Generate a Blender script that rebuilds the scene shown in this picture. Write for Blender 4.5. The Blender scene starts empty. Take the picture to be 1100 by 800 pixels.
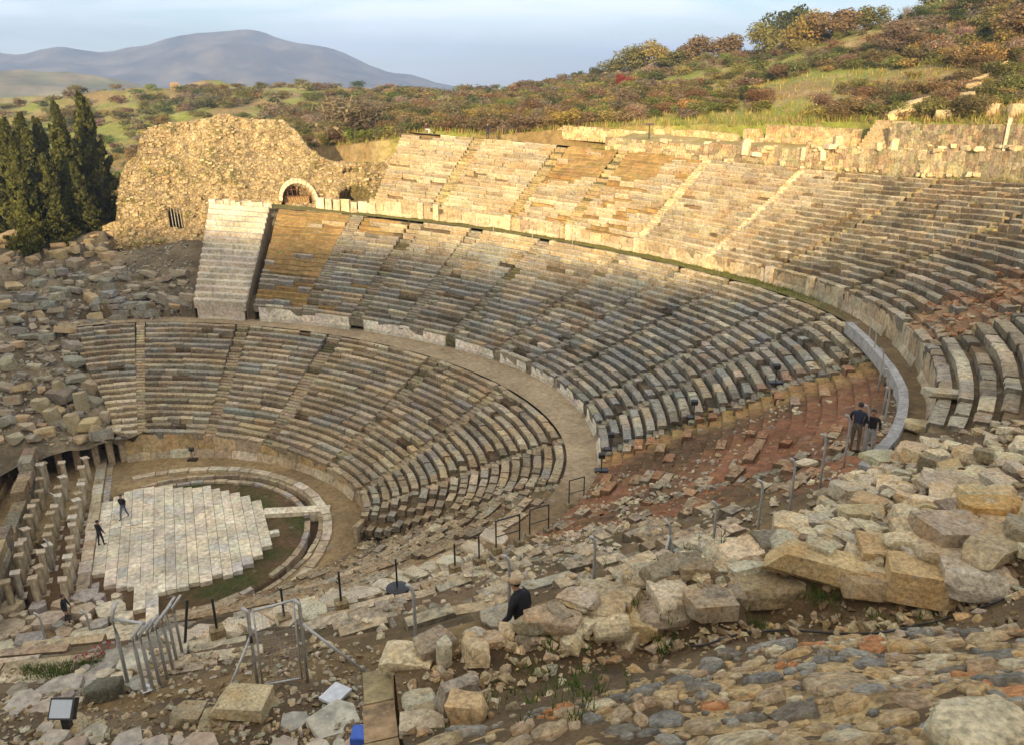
import bpy, bmesh, math, random
import numpy as np
from mathutils import Vector, Matrix, noise as mnoise
from mathutils.bvhtree import BVHTree

R_ = random.Random(7)
NP_ = np.random.default_rng(11)
SC = bpy.context.scene
COL = SC.collection

# ------------------------------------------------------------------ camera
CAM = np.array([-9.391, -49.905, 26.929])
YAW, PITCH, FPX, ROLL = 0.6426235, 0.3428838, 841.51, 0.003637
_cp, _sp = math.cos(PITCH), math.sin(PITCH)
FWD = np.array([math.sin(YAW) * _cp, math.cos(YAW) * _cp, -_sp])
_r0 = np.array([math.cos(YAW), -math.sin(YAW), 0.0])
_u0 = np.cross(_r0, FWD)
RGT = math.cos(ROLL) * _r0 - math.sin(ROLL) * _u0
UPV = math.cos(ROLL) * _u0 + math.sin(ROLL) * _r0


def ray(px, py):
    return FWD + (px - 550) / FPX * RGT - (py - 400) / FPX * UPV


def onz(px, py, z):
    d = ray(px, py)
    return CAM + d * ((z - CAM[2]) / d[2])


def at_r(px, py, r):
    """point on the pixel's ray at horizontal distance r"""
    d = ray(px, py)
    return CAM + d * (r / math.hypot(d[0], d[1]))


cam_d = bpy.data.cameras.new('camera')
cam = bpy.data.objects.new('camera', cam_d)
COL.objects.link(cam)
cam_d.sensor_width = 36
cam_d.lens = FPX / 1100 * 36
cam_d.clip_end = 20000
M = Matrix(((RGT[0], UPV[0], -FWD[0], CAM[0]), (RGT[1], UPV[1], -FWD[1], CAM[1]), (RGT[2], UPV[2], -FWD[2], CAM[2]), (0, 0, 0, 1)))
cam.matrix_world = M
SC.camera = cam


# ------------------------------------------------------------------ helpers
def tag(o, label=None, cat=None, group=None, kind=None):
    if label: o['label'] = label
    if cat: o['category'] = cat
    if group: o['group'] = group
    if kind: o['kind'] = kind
    return o


def empty(name, loc=(0, 0, 0), rz=0.0, label=None, cat=None, group=None):
    o = bpy.data.objects.new(name, None)
    o.empty_display_size = 0.2
    COL.objects.link(o)
    o.location = loc
    o.rotation_euler = (0, 0, rz)
    return tag(o, label, cat, group)


def link(name, me, mat=None, parent=None):
    o = bpy.data.objects.new(name, me)
    COL.objects.link(o)
    if mat is not None and not me.materials:
        me.materials.append(mat)
    if parent is not None:
        o.parent = parent
    return o


def copy_tree(o, parent=None):
    c = o.copy()
    COL.objects.link(c)
    c.parent = parent
    for ch in list(o.children):
        copy_tree(ch, c)
    return c


class MB:
    """collects faces with one colour each"""
    def __init__(s):
        s.v = []; s.f = []; s.c = []; s.n = 0; s.m = []

    def add(s, vs, fs, col, mi=0):
        b = s.n
        s.v.extend([tuple(p) for p in vs]); s.n += len(vs)
        for f in fs:
            s.f.append([b + i for i in f])
            s.m.append(mi)
        if isinstance(col, list):
            s.c.extend(col)
        else:
            s.c.extend([col] * len(fs))

    BF = [(0, 3, 2, 1), (4, 5, 6, 7), (0, 1, 5, 4), (1, 2, 6, 5), (2, 3, 7, 6), (3, 0, 4, 7)]

    def hexa(s, p, col, mi=0):
        s.add(p, s.BF, col, mi)

    def box(s, c, d, col=(.5, .5, .5), rz=0.0, j=0.0, rx=0.0, ry=0.0, mi=0):
        m = Matrix.Rotation(rz, 3, 'Z') @ Matrix.Rotation(ry, 3, 'Y') @ Matrix.Rotation(rx, 3, 'X')
        P = []
        for z in (-1, 1):
            for x, y in ((-1, -1), (1, -1), (1, 1), (-1, 1)):
                q = Vector((x * d[0] / 2, y * d[1] / 2, z * d[2] / 2))
                if j: q += Vector((R_.uniform(-j, j), R_.uniform(-j, j), R_.uniform(-j, j)))
                P.append(m @ q + Vector(c))
        s.hexa(P, col, mi)

    def tube(s, pts, rad, n=8, col=(.5, .5, .5), cap=True, mi=0):
        pts = [Vector(p) for p in pts]
        rads = rad if isinstance(rad, (list, tuple)) else [rad] * len(pts)
        up = Vector((0, 0, 1))
        vs = []
        for i, p in enumerate(pts):
            t = (pts[min(i + 1, len(pts) - 1)] - pts[max(i - 1, 0)]).normalized()
            a = t.cross(up)
            if a.length < 1e-3: a = Vector((1, 0, 0))
            a.normalize(); b = t.cross(a)
            for k in range(n):
                th = 2 * math.pi * k / n
                vs.append(p + (a * math.cos(th) + b * math.sin(th)) * rads[i])
        fs = []
        for i in range(len(pts) - 1):
            for k in range(n):
                k2 = (k + 1) % n
                fs.append((i * n + k, i * n + k2, (i + 1) * n + k2, (i + 1) * n + k))
        if cap:
            fs.append(tuple(range(n - 1, -1, -1))); fs.append(tuple((len(pts) - 1) * n + k for k in range(n)))
        s.add(vs, fs, col, mi)

    def mesh(s, name, smooth=False):
        me = bpy.data.meshes.new(name)
        me.from_pydata(s.v, [], s.f)
        a = me.color_attributes.new('Col', 'FLOAT_COLOR', 'CORNER')
        ln = np.array([len(f) for f in s.f], int)
        c = np.array([(x[0], x[1], x[2], 1.0) for x in s.c], np.float32).reshape(-1, 4)
        a.data.foreach_set('color', np.repeat(c, ln, axis=0).ravel())
        if any(s.m):
            me.polygons.foreach_set('material_index', s.m)
        if smooth:
            me.polygons.foreach_set('use_smooth', [True] * len(s.f))
        me.update()
        return me

    def build(s, name, mat, parent=None, smooth=False):
        me = s.mesh(name, smooth)
        for m in (mat if isinstance(mat, (list, tuple)) else [mat]):
            me.materials.append(m)
        return link(name, me, None, parent)


def grid_mesh(V, nu, nv, cols=None, name='grid', smooth=True, wrap=False):
    """V: (nu*nv,3); cols per vertex"""
    me = bpy.data.meshes.new(name)
    fs = []
    for i in range(nu - 1 + (1 if wrap else 0)):
        i2 = (i + 1) % nu
        for j in range(nv - 1):
            fs.append((i * nv + j, i2 * nv + j, i2 * nv + j + 1, i * nv + j + 1))
    me.from_pydata([tuple(map(float, p)) for p in V], [], fs)
    if cols is not None:
        a = me.color_attributes.new('Col', 'FLOAT_COLOR', 'POINT')
        c = np.ones((len(V), 4), np.float32); c[:, :3] = cols
        a.data.foreach_set('color', c.ravel())
    if smooth:
        me.polygons.foreach_set('use_smooth', [True] * len(fs))
    me.update()
    return me


def jit(c, a=.12, b=None):
    k = 1 + R_.uniform(-a, a)
    b = a * .35 if b is None else b
    return tuple(max(0.0, x * k * (1 + R_.uniform(-b, b))) for x in c)


def lerp(a, b, t): return tuple(x + (y - x) * t for x, y in zip(a, b))


HULL = []


def hull_templates():
    rr = random.Random(5)
    for k in range(24):
        bm = bmesh.new()
        for i in range(13):
            d = Vector((rr.gauss(0, 1), rr.gauss(0, 1), rr.gauss(0, 1))).normalized(); bm.verts.new((d.x * .5 * rr.uniform(.75, 1), d.y * .38 * rr.uniform(.75, 1), d.z * .26 * rr.uniform(.7, 1)))
        bmesh.ops.convex_hull(bm, input=bm.verts[:])
        for v in [v for v in bm.verts if not v.link_faces]: bm.verts.remove(v)
        bm.verts.index_update(); HULL.append(([v.co.copy() for v in bm.verts], [tuple(v.index for v in f.verts) for f in bm.faces])); bm.free()


hull_templates()


def chip(mb, p, s, col):
    vs, fs = R_.choice(HULL)
    m = Matrix.Rotation(R_.uniform(0, 6.28), 3, 'Z') @ Matrix.Rotation(R_.gauss(0, .4), 3, 'X') @ Matrix.Rotation(R_.gauss(0, .4), 3, 'Y')
    k = R_.uniform(.8, 1.3); mb.add([m @ Vector((v.x * s * k, v.y * s, v.z * s)) + Vector((p[0], p[1], p[2] + s * .08)) for v in vs], fs, jit(col, .15))


def fbm(x, y, z, o=4): return mnoise.fractal(Vector((x, y, z)), 1.0, 2.0, o)


# ------------------------------------------------------------------ materials
def nodemat(name):
    m = bpy.data.materials.new(name); m.use_nodes = True
    nt = m.node_tree; b = nt.nodes['Principled BSDF']
    return m, nt, b


def N(nt, t, **kw):
    n = nt.nodes.new(t)
    for k, v in kw.items():
        if hasattr(n, k): setattr(n, k, v)
        else: n.inputs[k].default_value = v
    return n


def ramp(nt, a, b, ca=(0, 0, 0, 1), cb=(1, 1, 1, 1)):
    r = nt.nodes.new('ShaderNodeValToRGB')
    r.color_ramp.elements[0].position = a; r.color_ramp.elements[1].position = b
    r.color_ramp.elements[0].color = ca; r.color_ramp.elements[1].color = cb
    return r


def mix(nt, blend, fac, a, b):
    n = nt.nodes.new('ShaderNodeMix'); n.data_type = 'RGBA'; n.blend_type = blend
    for sock, v in ((n.inputs[0], fac), (n.inputs[6], a), (n.inputs[7], b)):
        if hasattr(v, 'is_linked') or hasattr(v, 'links'): nt.links.new(v, sock)
        elif isinstance(v, (int, float)): sock.default_value = v
        else: sock.default_value = (*v[:3], 1)
    return n.outputs[2]


def stone_mat(name, src='attr', base=(.4, .36, .3), fine=6.0, big=.45, bump=.5, dark=.45, lichen=.25, rough=.92, bdist=.03, vor=0.0, tint=None, ochre=0.0, con=1.0):
    m, nt, b = nodemat(name)
    tc = N(nt, 'ShaderNodeTexCoord'); co = tc.outputs['Object']
    if src == 'attr': c = N(nt, 'ShaderNodeAttribute', attribute_name='Col').outputs['Color']
    elif src == 'obj': c = N(nt, 'ShaderNodeObjectInfo').outputs['Color']
    else:
        rgb = N(nt, 'ShaderNodeRGB'); rgb.outputs[0].default_value = (*base, 1); c = rgb.outputs[0]
    if src == 'obj': co = N(nt, 'ShaderNodeNewGeometry').outputs['Position']
    if src == 'objx':
        # every rock samples another piece of the noise
        oi = N(nt, 'ShaderNodeObjectInfo')
        ad = N(nt, 'ShaderNodeVectorMath', operation='ADD')
        sc = N(nt, 'ShaderNodeVectorMath', operation='SCALE'); sc.inputs['Scale'].default_value = 37.0
        cb = N(nt, 'ShaderNodeCombineXYZ')
        for i in range(3): nt.links.new(oi.outputs['Random'], cb.inputs[i])
        nt.links.new(cb.outputs[0], sc.inputs[0]); nt.links.new(tc.outputs['Object'], ad.inputs[0]); nt.links.new(sc.outputs[0], ad.inputs[1])
        co = ad.outputs[0]
    if name not in ('autumn_grass', 'far_slopes', 'pale_concrete'): c = mix(nt, 'MULTIPLY', 1.0, c, (1.04, 1.015, .90) if name == 'pale_marble' else (1.05, 1.0, .80))
    n1 = N(nt, 'ShaderNodeTexNoise', Scale=big, Detail=5.0, Roughness=.6); nt.links.new(co, n1.inputs['Vector'])
    n2 = N(nt, 'ShaderNodeTexNoise', Scale=fine, Detail=6.0, Roughness=.7); nt.links.new(co, n2.inputs['Vector'])
    n3 = N(nt, 'ShaderNodeTexNoise', Scale=fine * .35, Detail=4.0, Roughness=.65); nt.links.new(co, n3.inputs['Vector'])
    r1 = ramp(nt, .3, .7, (.72, .70, .68, 1), (1.18, 1.17, 1.15, 1)); nt.links.new(n1.outputs['Fac'], r1.inputs[0])
    r2 = ramp(nt, .28, .72, (1 - .45 * con,) * 3 + (1,), (1 + .36 * con, 1 + .34 * con, 1 + .31 * con, 1)); nt.links.new(n2.outputs['Fac'], r2.inputs[0])
    c = mix(nt, 'MULTIPLY', 1.0, c, r1.outputs[0])
    c = mix(nt, 'MULTIPLY', 1.0, c, r2.outputs[0])
    if ochre:
        n4 = N(nt, 'ShaderNodeTexNoise', Scale=big * 1.7, Detail=3.0, Roughness=.5, Distortion=.4); nt.links.new(co, n4.inputs['Vector'])
        r5 = ramp(nt, .46, .66); nt.links.new(n4.outputs['Fac'], r5.inputs[0])
        mo = N(nt, 'ShaderNodeMath', operation='MULTIPLY'); mo.inputs[1].default_value = ochre; nt.links.new(r5.outputs[0], mo.inputs[0])
        c = mix(nt, 'MIX', mo.outputs[0], c, mix(nt, 'MULTIPLY', 1.0, c, (1.12, .84, .52)))
    # dark weathering spots and pale lichen
    r3 = ramp(nt, .56, .68); nt.links.new(n3.outputs['Fac'], r3.inputs[0])
    mm = N(nt, 'ShaderNodeMath', operation='MULTIPLY'); mm.inputs[1].default_value = dark; nt.links.new(r3.outputs[0], mm.inputs[0])
    c = mix(nt, 'MIX', mm.outputs[0], c, (.055, .05, .045))
    r4 = ramp(nt, .30, .40, (1, 1, 1, 1), (0, 0, 0, 1)); nt.links.new(n3.outputs['Fac'], r4.inputs[0])
    ml = N(nt, 'ShaderNodeMath', operation='MULTIPLY'); ml.inputs[1].default_value = lichen; nt.links.new(r4.outputs[0], ml.inputs[0])
    c = mix(nt, 'MIX', ml.outputs[0], c, (.5, .48, .43))
    hsum = n2.outputs['Fac']
    if vor:
        vo = N(nt, 'ShaderNodeTexVoronoi', Scale=vor); vo.feature = 'DISTANCE_TO_EDGE'; nt.links.new(co, vo.inputs['Vector'])
        vc = N(nt, 'ShaderNodeTexVoronoi', Scale=vor); nt.links.new(co, vc.inputs['Vector'])
        rv = ramp(nt, .0, .09, (.45, .42, .4, 1), (1, 1, 1, 1)); nt.links.new(vo.outputs['Distance'], rv.inputs[0])
        c = mix(nt, 'MULTIPLY', 1.0, c, rv.outputs[0])
        rc = ramp(nt, .15, .85, (.68, .66, .64, 1), (1.28, 1.26, 1.2, 1)); nt.links.new(vc.outputs['Color'], rc.inputs[0])
        c = mix(nt, 'MULTIPLY', 1.0, c, rc.outputs[0])
        mh = N(nt, 'ShaderNodeMath', operation='MULTIPLY'); mh.inputs[1].default_value = 2.5
        mn = N(nt, 'ShaderNodeMath', operation='MINIMUM'); mn.inputs[1].default_value = .12
        nt.links.new(vo.outputs['Distance'], mn.inputs[0]); nt.links.new(mn.outputs[0], mh.inputs[0])
        ah = N(nt, 'ShaderNodeMath', operation='ADD'); nt.links.new(n2.outputs['Fac'], ah.inputs[0]); nt.links.new(mh.outputs[0], ah.inputs[1])
        hsum = ah.outputs[0]
    if tint: c = mix(nt, 'MULTIPLY', 1.0, c, tint)
    nt.links.new(c, b.inputs['Base Color'])
    b.inputs['Roughness'].default_value = rough
    b.inputs['Specular IOR Level'].default_value = .25
    bp = N(nt, 'ShaderNodeBump', Strength=bump, Distance=bdist)
    nt.links.new(hsum, bp.inputs['Height']); nt.links.new(bp.outputs[0], b.inputs['Normal'])
    return m


def plain(name, col, rough=.6, metal=0.0, var=.15, scale=8.0, bump=0.0):
    m, nt, b = nodemat(name)
    tc = N(nt, 'ShaderNodeTexCoord')
    n1 = N(nt, 'ShaderNodeTexNoise', Scale=scale, Detail=4.0); nt.links.new(tc.outputs['Object'], n1.inputs['Vector'])
    r = ramp(nt, .3, .7, (1 - var, 1 - var, 1 - var, 1), (1 + var, 1 + var, 1 + var, 1)); nt.links.new(n1.outputs['Fac'], r.inputs[0])
    nt.links.new(mix(nt, 'MULTIPLY', 1.0, col, r.outputs[0]), b.inputs['Base Color'])
    b.inputs['Roughness'].default_value = rough; b.inputs['Metallic'].default_value = metal
    if bump:
        bp = N(nt, 'ShaderNodeBump', Strength=bump, Distance=.02); nt.links.new(n1.outputs['Fac'], bp.inputs['Height']); nt.links.new(bp.outputs[0], b.inputs['Normal'])
    return m


def leaf_mat(name, use_obj=True, base=(.06, .08, .03)):
    m, nt, b = nodemat(name)
    a = N(nt, 'ShaderNodeAttribute', attribute_name='Col').outputs['Color']
    if use_obj: c0 = N(nt, 'ShaderNodeObjectInfo').outputs['Color']
    else:
        rgb = N(nt, 'ShaderNodeRGB'); rgb.outputs[0].default_value = (*base, 1); c0 = rgb.outputs[0]
    c = mix(nt, 'MULTIPLY', 1.0, a, c0)
    nt.links.new(c, b.inputs['Base Color'])
    b.inputs['Roughness'].default_value = .8; b.inputs['Specular IOR Level'].default_value = .15
    tr = N(nt, 'ShaderNodeBsdfTranslucent'); nt.links.new(c, tr.inputs['Color'])
    ms = N(nt, 'ShaderNodeMixShader'); ms.inputs[0].default_value = .25
    nt.links.new(b.outputs[0], ms.inputs[1]); nt.links.new(tr.outputs[0], ms.inputs[2])
    nt.links.new(ms.outputs[0], nt.nodes['Material Output'].inputs['Surface'])
    return m


MT = {}
MT['seat'] = stone_mat('weathered_seat_stone', fine=6.0, big=.3, bump=1.0, dark=.6, lichen=.4, bdist=.06, ochre=.35, con=1.4)
MT['earth'] = stone_mat('bare_earth', fine=3.0, big=.25, bump=.9, dark=.25, lichen=.22, bdist=.08)
MT['marble'] = stone_mat('pale_marble', fine=4.0, big=.45, bump=.5, dark=.32, lichen=.25, bdist=.03, ochre=.2, con=1.2)
MT['rock'] = stone_mat('boulder_stone', 'obj', fine=20.0, big=1.4, bump=1.0, dark=.5, lichen=.5, bdist=.03, ochre=.45, con=1.3)
MT['ruin'] = stone_mat('tan_rubble_masonry', fine=2.2, big=.18, bump=1.0, dark=.35, lichen=.3, bdist=.15, vor=3.4)
MT['mortar'] = stone_mat('sandy_mortar', fine=20.0, big=1.6, bump=1.0, dark=.35, lichen=.2, bdist=.025, ochre=.3, con=1.4)
MT['cobble'] = stone_mat('field_stone', fine=18.0, big=3.0, bump=1.0, dark=.5, lichen=.4, bdist=.015, ochre=.25, con=1.4)
MT['leaf'] = leaf_mat('shrub_leaves')
MT['cypress'] = leaf_mat('cypress_leaves', False, (.088, .096, .032))
MT['bark'] = plain('bark', (.07, .05, .035), .9, 0, .4, 12, .4)
MT['steel'] = plain('galvanised_steel', (.46, .46, .43), .5, .35, .2, 20)
MT['black'] = plain('black_painted_steel', (.025, .023, .022), .5, 0, .3, 20)
MT['concrete'] = stone_mat('pale_concrete', 'rgb', base=(.37, .365, .35), fine=6.0, big=.8, bump=.3, dark=.12, lichen=.1)
# ------------------------------------------------------------------ plan curves of the theatre
H = {
 'Btop': [11.2824, .003, .0009, -.1733, -1.2657, -.2155, -.2522, .0784, -.0316, 1.7515, -.1957, .2638, -.4298],
 'Cin': [23.7832, -.0504, -.3885, -.4399, -1.5833, -.6134, -.2208, .2454, -.0578, 7.342, -.3955, .2108, -.6004],
 'Ctop': [25.7696, .2693, -.4023, -.0659, -1.8745, -.7777, -.1102, .88, .0586, 8.4808, -.5596, .3759, -.9535],
 'Din': [38.9519, .5147, -.356, .3417, -2.1701, -.9921, -.2222, 1.0331, -.328, 15.6163, -.7536, .4592, -1.4519],
 'Dtop': [40.6601, .3566, -.3206, .2832, -1.8612, -.9642, .2492, 1.0111, -.8923, 17.1167, -.9761, .835, -1.8496],
 'E': [53.1455, .371, -.297, .319, -1.7331, -1.0377, .3946, .6898, -1.2078, 23.4178, -1.0153, .6778, -1.8091],
}
H = {k: np.array(v) for k, v in H.items()}


def rp(c, f, dz=0.0, dw=0.0):
    """point of curve c at normal angle f (radians)"""
    h, d = c[0] + dw, 0.0
    for k in range(4):
        a, b = c[1 + 2 * k], c[2 + 2 * k]; n = k + 1
        ck, sk = math.cos(n * f), math.sin(n * f)
        h += a * ck + b * sk; d += n * (-a * sk + b * ck)
    z = c[9] + c[10] * math.cos(f) + c[11] * math.sin(f) + c[12] * math.cos(2 * f)
    co, si = math.cos(f), math.sin(f)
    return (h * co - d * si, h * si + d * co, z + dz)


def rz_(c, f): return c[9] + c[10] * math.cos(f) + c[11] * math.sin(f) + c[12] * math.cos(2 * f)


def cm(a, b, t): return H[a] * (1 - t) + H[b] * t


rad = math.radians
CFL = H['Ctop'].copy()
CFL[9:] = H['Cin'][9:]        # foot of the white wall: level of the lower walkway
DFL = H['Dtop'].copy(); DFL[9:] = H['Din'][9:]


def fsteps(f0, f1, c, step):
    n = max(1, int(abs(f1 - f0) * c[0] / step))
    return [f0 + (f1 - f0) * i / n for i in range(n + 1)]


def seat_block(mb, c0, c1, f0, f1, z0a, z1a, zoff, col, tilt=0.0, mi=0, riser=1.0):
    """one seat stone: riser at curve c0, back at curve c1, top level zt"""
    vs = []
    for f in (f0, f1):
        p, q = rp(c0, f), rp(c1, f)
        dx, dy = q[0] - p[0], q[1] - p[1]; L = math.hypot(dx, dy); ux, uy = dx / L, dy / L
        zt = z1a(f) + zoff + (tilt if f == f1 else -tilt)
        zb = min(z0a(f), zt) - .4
        j = lambda s: R_.uniform(-s, s)
        jj = j(.045)
        vs += [(p[0] + ux * (.03 + jj), p[1] + uy * (.03 + jj), zb), (p[0] + ux * jj, p[1] + uy * jj, zt - .06 + j(.015)), (p[0] + ux * (.06 + jj), p[1] + uy * (.06 + jj), zt + j(.012)),
               (q[0], q[1], zt + j(.012)), (q[0], q[1], zb)]
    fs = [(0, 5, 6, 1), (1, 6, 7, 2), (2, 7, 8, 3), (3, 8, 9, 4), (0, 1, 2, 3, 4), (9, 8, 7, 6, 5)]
    rc = tuple(x * riser for x in col)  # risers, backs and ends darkened: lichen stain plus shade put into the colour
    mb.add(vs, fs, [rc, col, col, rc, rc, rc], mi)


EROS = lambda f, t: 0.0


def base_steps(mb, A, B, N_, f0, f1, colfn, slopefn, skirt0=False, skirt1=False, sink=.17, zbot=-2.0):
    fn = max(2, int(abs(f1(.5) - f0(.5)) * (A[0] + B[0]) / 2 / .55))
    cols = []
    V = []
    nv = 2 * N_ + 1
    for i in range(fn + 1):
        u = i / fn
        for k in range(nv):
            row = k // 2; t = min(1, (row + (0.12 if k % 2 == 0 else .16)) / N_) if k < nv - 1 else 1.0
            trow = (row if k % 2 == 0 else row + 1) / N_
            trow = min(1, trow)
            f = f0(t) + (f1(t) - f0(t)) * u
            c = A * (1 - t) + B * t
            zs = rz_(A * (1 - trow) + B * trow, f)
            zl = rz_(c, f)
            s = slopefn(f, t)
            z = EROS(f, t) + zs * (1 - s) + zl * s - sink * (1 - s) + fbm(f * 26, t * 12, 3.3) * (.07 + .16 * s) - (0 if k < nv - 1 else .02)
            p = rp(c, f)
            V.append((p[0], p[1], z))
    fs = []; cc = []
    for i in range(fn):
        for k in range(nv - 1):
            fs.append((i * nv + k, (i + 1) * nv + k, (i + 1) * nv + k + 1, i * nv + k + 1)[::-1])
            f = f0(k / nv) + (f1(k / nv) - f0(k / nv)) * (i + .5) / fn
            cc.append(jit(colfn(f, k / nv), .18, .06))
    mb.add(V, fs, cc, 1)
    for on, i in ((skirt0, 0), (skirt1, fn)):
        if not on: continue
        S = [V[i * nv + k] for k in range(nv)]
        vs = S + [(p[0], p[1], zbot) for p in S]
        q = [(k, k + 1, nv + k + 1, nv + k) for k in range(nv - 1)]
        mb.add(vs, q, [jit((.26, .22, .17), .2) for _ in q], 1)


def make_tier(root, A, B, N_, F0, F1, stairs, colfn, presfn, ecol, slopefn, blen=(.8, 1.9), depth=.72, hw=.42, stairsfn=None, sk=(True, True)):
    """F0/F1: angle of the two ends as functions of t; stairs: list of (f at t=0, f at t=1)"""
    cuts = [F0] + [(lambda t, s=s: s[0] + (s[1] - s[0]) * t) for s in stairs] + [F1]
    for w in range(len(cuts) - 1):
        mb = MB()
        Rm = (A[0] + B[0]) / 2
        g0 = lambda t, w=w: cuts[w](t) + (hw / Rm if w > 0 else 0)
        g1 = lambda t, w=w: cuts[w + 1](t) - (hw / Rm if w < len(cuts) - 2 else 0)
        base_steps(mb, A, B, N_, g0, g1, ecol, slopefn, sk[0] and w == 0, sk[1] and w == len(cuts) - 2)
        for i in range(N_):
            t0, t1 = i / N_, (i + 1) / N_
            c0 = A * (1 - t0) + B * t0
            tb = t0 + (t1 - t0) * depth
            c1 = A * (1 - tb) + B * tb
            cz = A * (1 - t1) + B * t1
            za = lambda f: rz_(c0, f)
            zb = lambda f: rz_(cz, f)
            f = g0(t0); fe = g1(t0)
            rowc = lerp(lerp(colfn(f + .05, t0), colfn((f + fe) / 2, t0), .5), colfn(fe - .05, t0), .34)
            while f < fe - .1 / c0[0]:
                L = R_.uniform(*blen) / c0[0]
                fn = min(f + L, fe)
                if fe - fn < .3 / c0[0]: fn = fe
                fm = (f + fn) / 2
                pr, wear = presfn(fm, t0)
                if R_.random() < pr:
                    zo = R_.gauss(0, .014 + .06 * wear) - .05 * wear + EROS(fm, t0 + 1 / N_)
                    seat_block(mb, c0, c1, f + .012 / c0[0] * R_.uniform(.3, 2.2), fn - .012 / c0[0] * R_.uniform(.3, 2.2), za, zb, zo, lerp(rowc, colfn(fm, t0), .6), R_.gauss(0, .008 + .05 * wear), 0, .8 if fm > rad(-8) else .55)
                f = fn
        mb.build('seating_wedge', [MT['seat'], MT['earth']], root)
    for s in stairs:
        mb = MB()
        broken = stairsfn(s) if stairsfn else (.9, (.36, .32, .26))
        NS = 2 * N_
        for i in range(NS):
            t0, t1 = i / NS, (i + 1) / NS
            c0 = A * (1 - t0) + B * t0; c1 = A * (1 - t1) + B * t1
            f = s[0] + (s[1] - s[0]) * t0
            er = EROS(f, t0 + 1 / N_)
            za = lambda q: rz_(c0, q) - .25
            zb = lambda q: rz_(c1, q) + er
            wj = R_.uniform(-.05, .05)
            pres = R_.random() < broken[0]
            seat_block(mb, c0, c1, f - (hw + .015 + wj) / c0[0], f + (hw + .015 + wj) / c0[0], za, zb, -.04 if pres else -.22, jit(broken[1] if pres else (.13, .12, .07), .2))
        mb.build('stairway', MT['seat'], root)


def pick(pal, w=None): return jit(R_.choices(pal, w)[0], .13, .05)


LIGHT, TAN, GREY, BLUE, BROWN, DARK = (.58, .54, .47), (.44, .37, .28), (.36, .35, .335), (.29, .315, .355), (.30, .25, .19), (.17, .155, .135)
RED = (.34, .17, .10)
deg = math.degrees


def nz(f, t, s=9, o=0.0): return fbm(f * s, t * s * .45, o, 3)


# ---- lower tier
def col_low(f, t):
    F = deg(f)
    n = nz(f, t, 9, 1.7)
    if F > 71.5 and t < .42: return pick([LIGHT, TAN], [3, 2])
    w = [1.2, 3.0 + 2 * n, 2.4 - n, .9, 3.0 - 2 * n, .8]
    if F > 35: w = [1.0, 1.8, 3.2, 1.6, 1.8, .9]
    if F < -50: w = [.8, 2.2, 1.0, .05, 5, .8]
    return pick([LIGHT, TAN, GREY, BLUE, BROWN, DARK], [max(.1, x) for x in w])


def pres_low(f, t):
    F = deg(f)
    if F < -52:
        k = min(1, (-52 - F) / 14)
        return .93 - .42 * k, .18 + .12 * k
    return .985 + .2 * min(0, nz(f, t, 7, 4.1)), .12 + .25 * max(0, nz(f, t, 6, 8.8))


def earth_low(f, t): return lerp((.085, .063, .04), (.16, .12, .078), .5 + nz(f, t, 14, 2.2)) if f > rad(-50) else lerp((.16, .115, .07), (.25, .185, .12), .5 + nz(f, t, 14, 2.2))


EROS = lambda f, t: min(1, max(0, (rad(-38) - f) / rad(17))) * float(np.interp(t, [0, .2, .42, .8], [-1.5, -1.75, -1.05, 0]))
LOW = empty('lower_seating_tier', rp(H['Btop'], rad(-18), 0), 0)
LOW.location = (0, 0, 0)
tag(LOW, 'lowest curved tier of worn brown stone seats directly around the paved orchestra', 'seating tier')
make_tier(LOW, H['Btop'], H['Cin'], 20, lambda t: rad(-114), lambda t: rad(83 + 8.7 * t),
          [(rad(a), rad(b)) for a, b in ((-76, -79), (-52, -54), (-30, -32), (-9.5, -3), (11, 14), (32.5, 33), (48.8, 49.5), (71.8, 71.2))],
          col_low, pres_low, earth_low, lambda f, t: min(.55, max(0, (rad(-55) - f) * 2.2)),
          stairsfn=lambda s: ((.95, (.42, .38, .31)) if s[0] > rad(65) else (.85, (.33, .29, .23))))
EROS = lambda f, t: 0.0
# podium wall of tall tan plates round the orchestra
mb = MB()


def wall_plates(mb, cb, ct, f0, f1, L, thick, colfn, zlo=0.0, zhi=0.0, gap=.012, taper=0.0, hj=.03, skip=None):
    f = f0
    while f < f1 - .05 / cb[0]:
        l = R_.uniform(*L) / cb[0]; g = min(f + l, f1)
        if skip and skip((f + g) / 2): f = g; continue
        a, b = f + gap / cb[0], g - gap / cb[0]
        dz = R_.uniform(-hj, hj); dw = R_.uniform(-.015, .015)
        P = []
        for q, z in ((cb, zlo - .1), (ct, zhi + dz)):
            for ff, dd in ((a, dw), (b, dw), (b, thick), (a, thick)):
                p = rp(q, ff, z, dd + (-taper if q is cb and dd == dw else 0)); P.append(p)
        mb.hexa(P, colfn((f + g) / 2))
        f = g


BFL = H['Btop'].copy(); BFL[9:] = (.25, 0, 0, 0)
wall_plates(mb, BFL, H['Btop'], rad(-54), rad(83), (.9, 1.7), .3, lambda f: jit(R_.choice([(.50, .38, .22), (.46, .35, .2), (.52, .42, .28), (.42, .36, .27)]), .1), zhi=-.02)
# a projecting plinth course at its foot
PL = BFL.copy(); PL[9:] = (.75, 0, 0, 0)
wall_plates(mb, BFL, PL, rad(-5), rad(80), (.8, 1.6), .02, lambda f: jit(R_.choice([LIGHT, TAN, (.5, .44, .33)]), .12), taper=.3, hj=.14, skip=lambda f: R_.random() < .22)
mb.build('podium_wall', MT['marble'], LOW)

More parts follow.
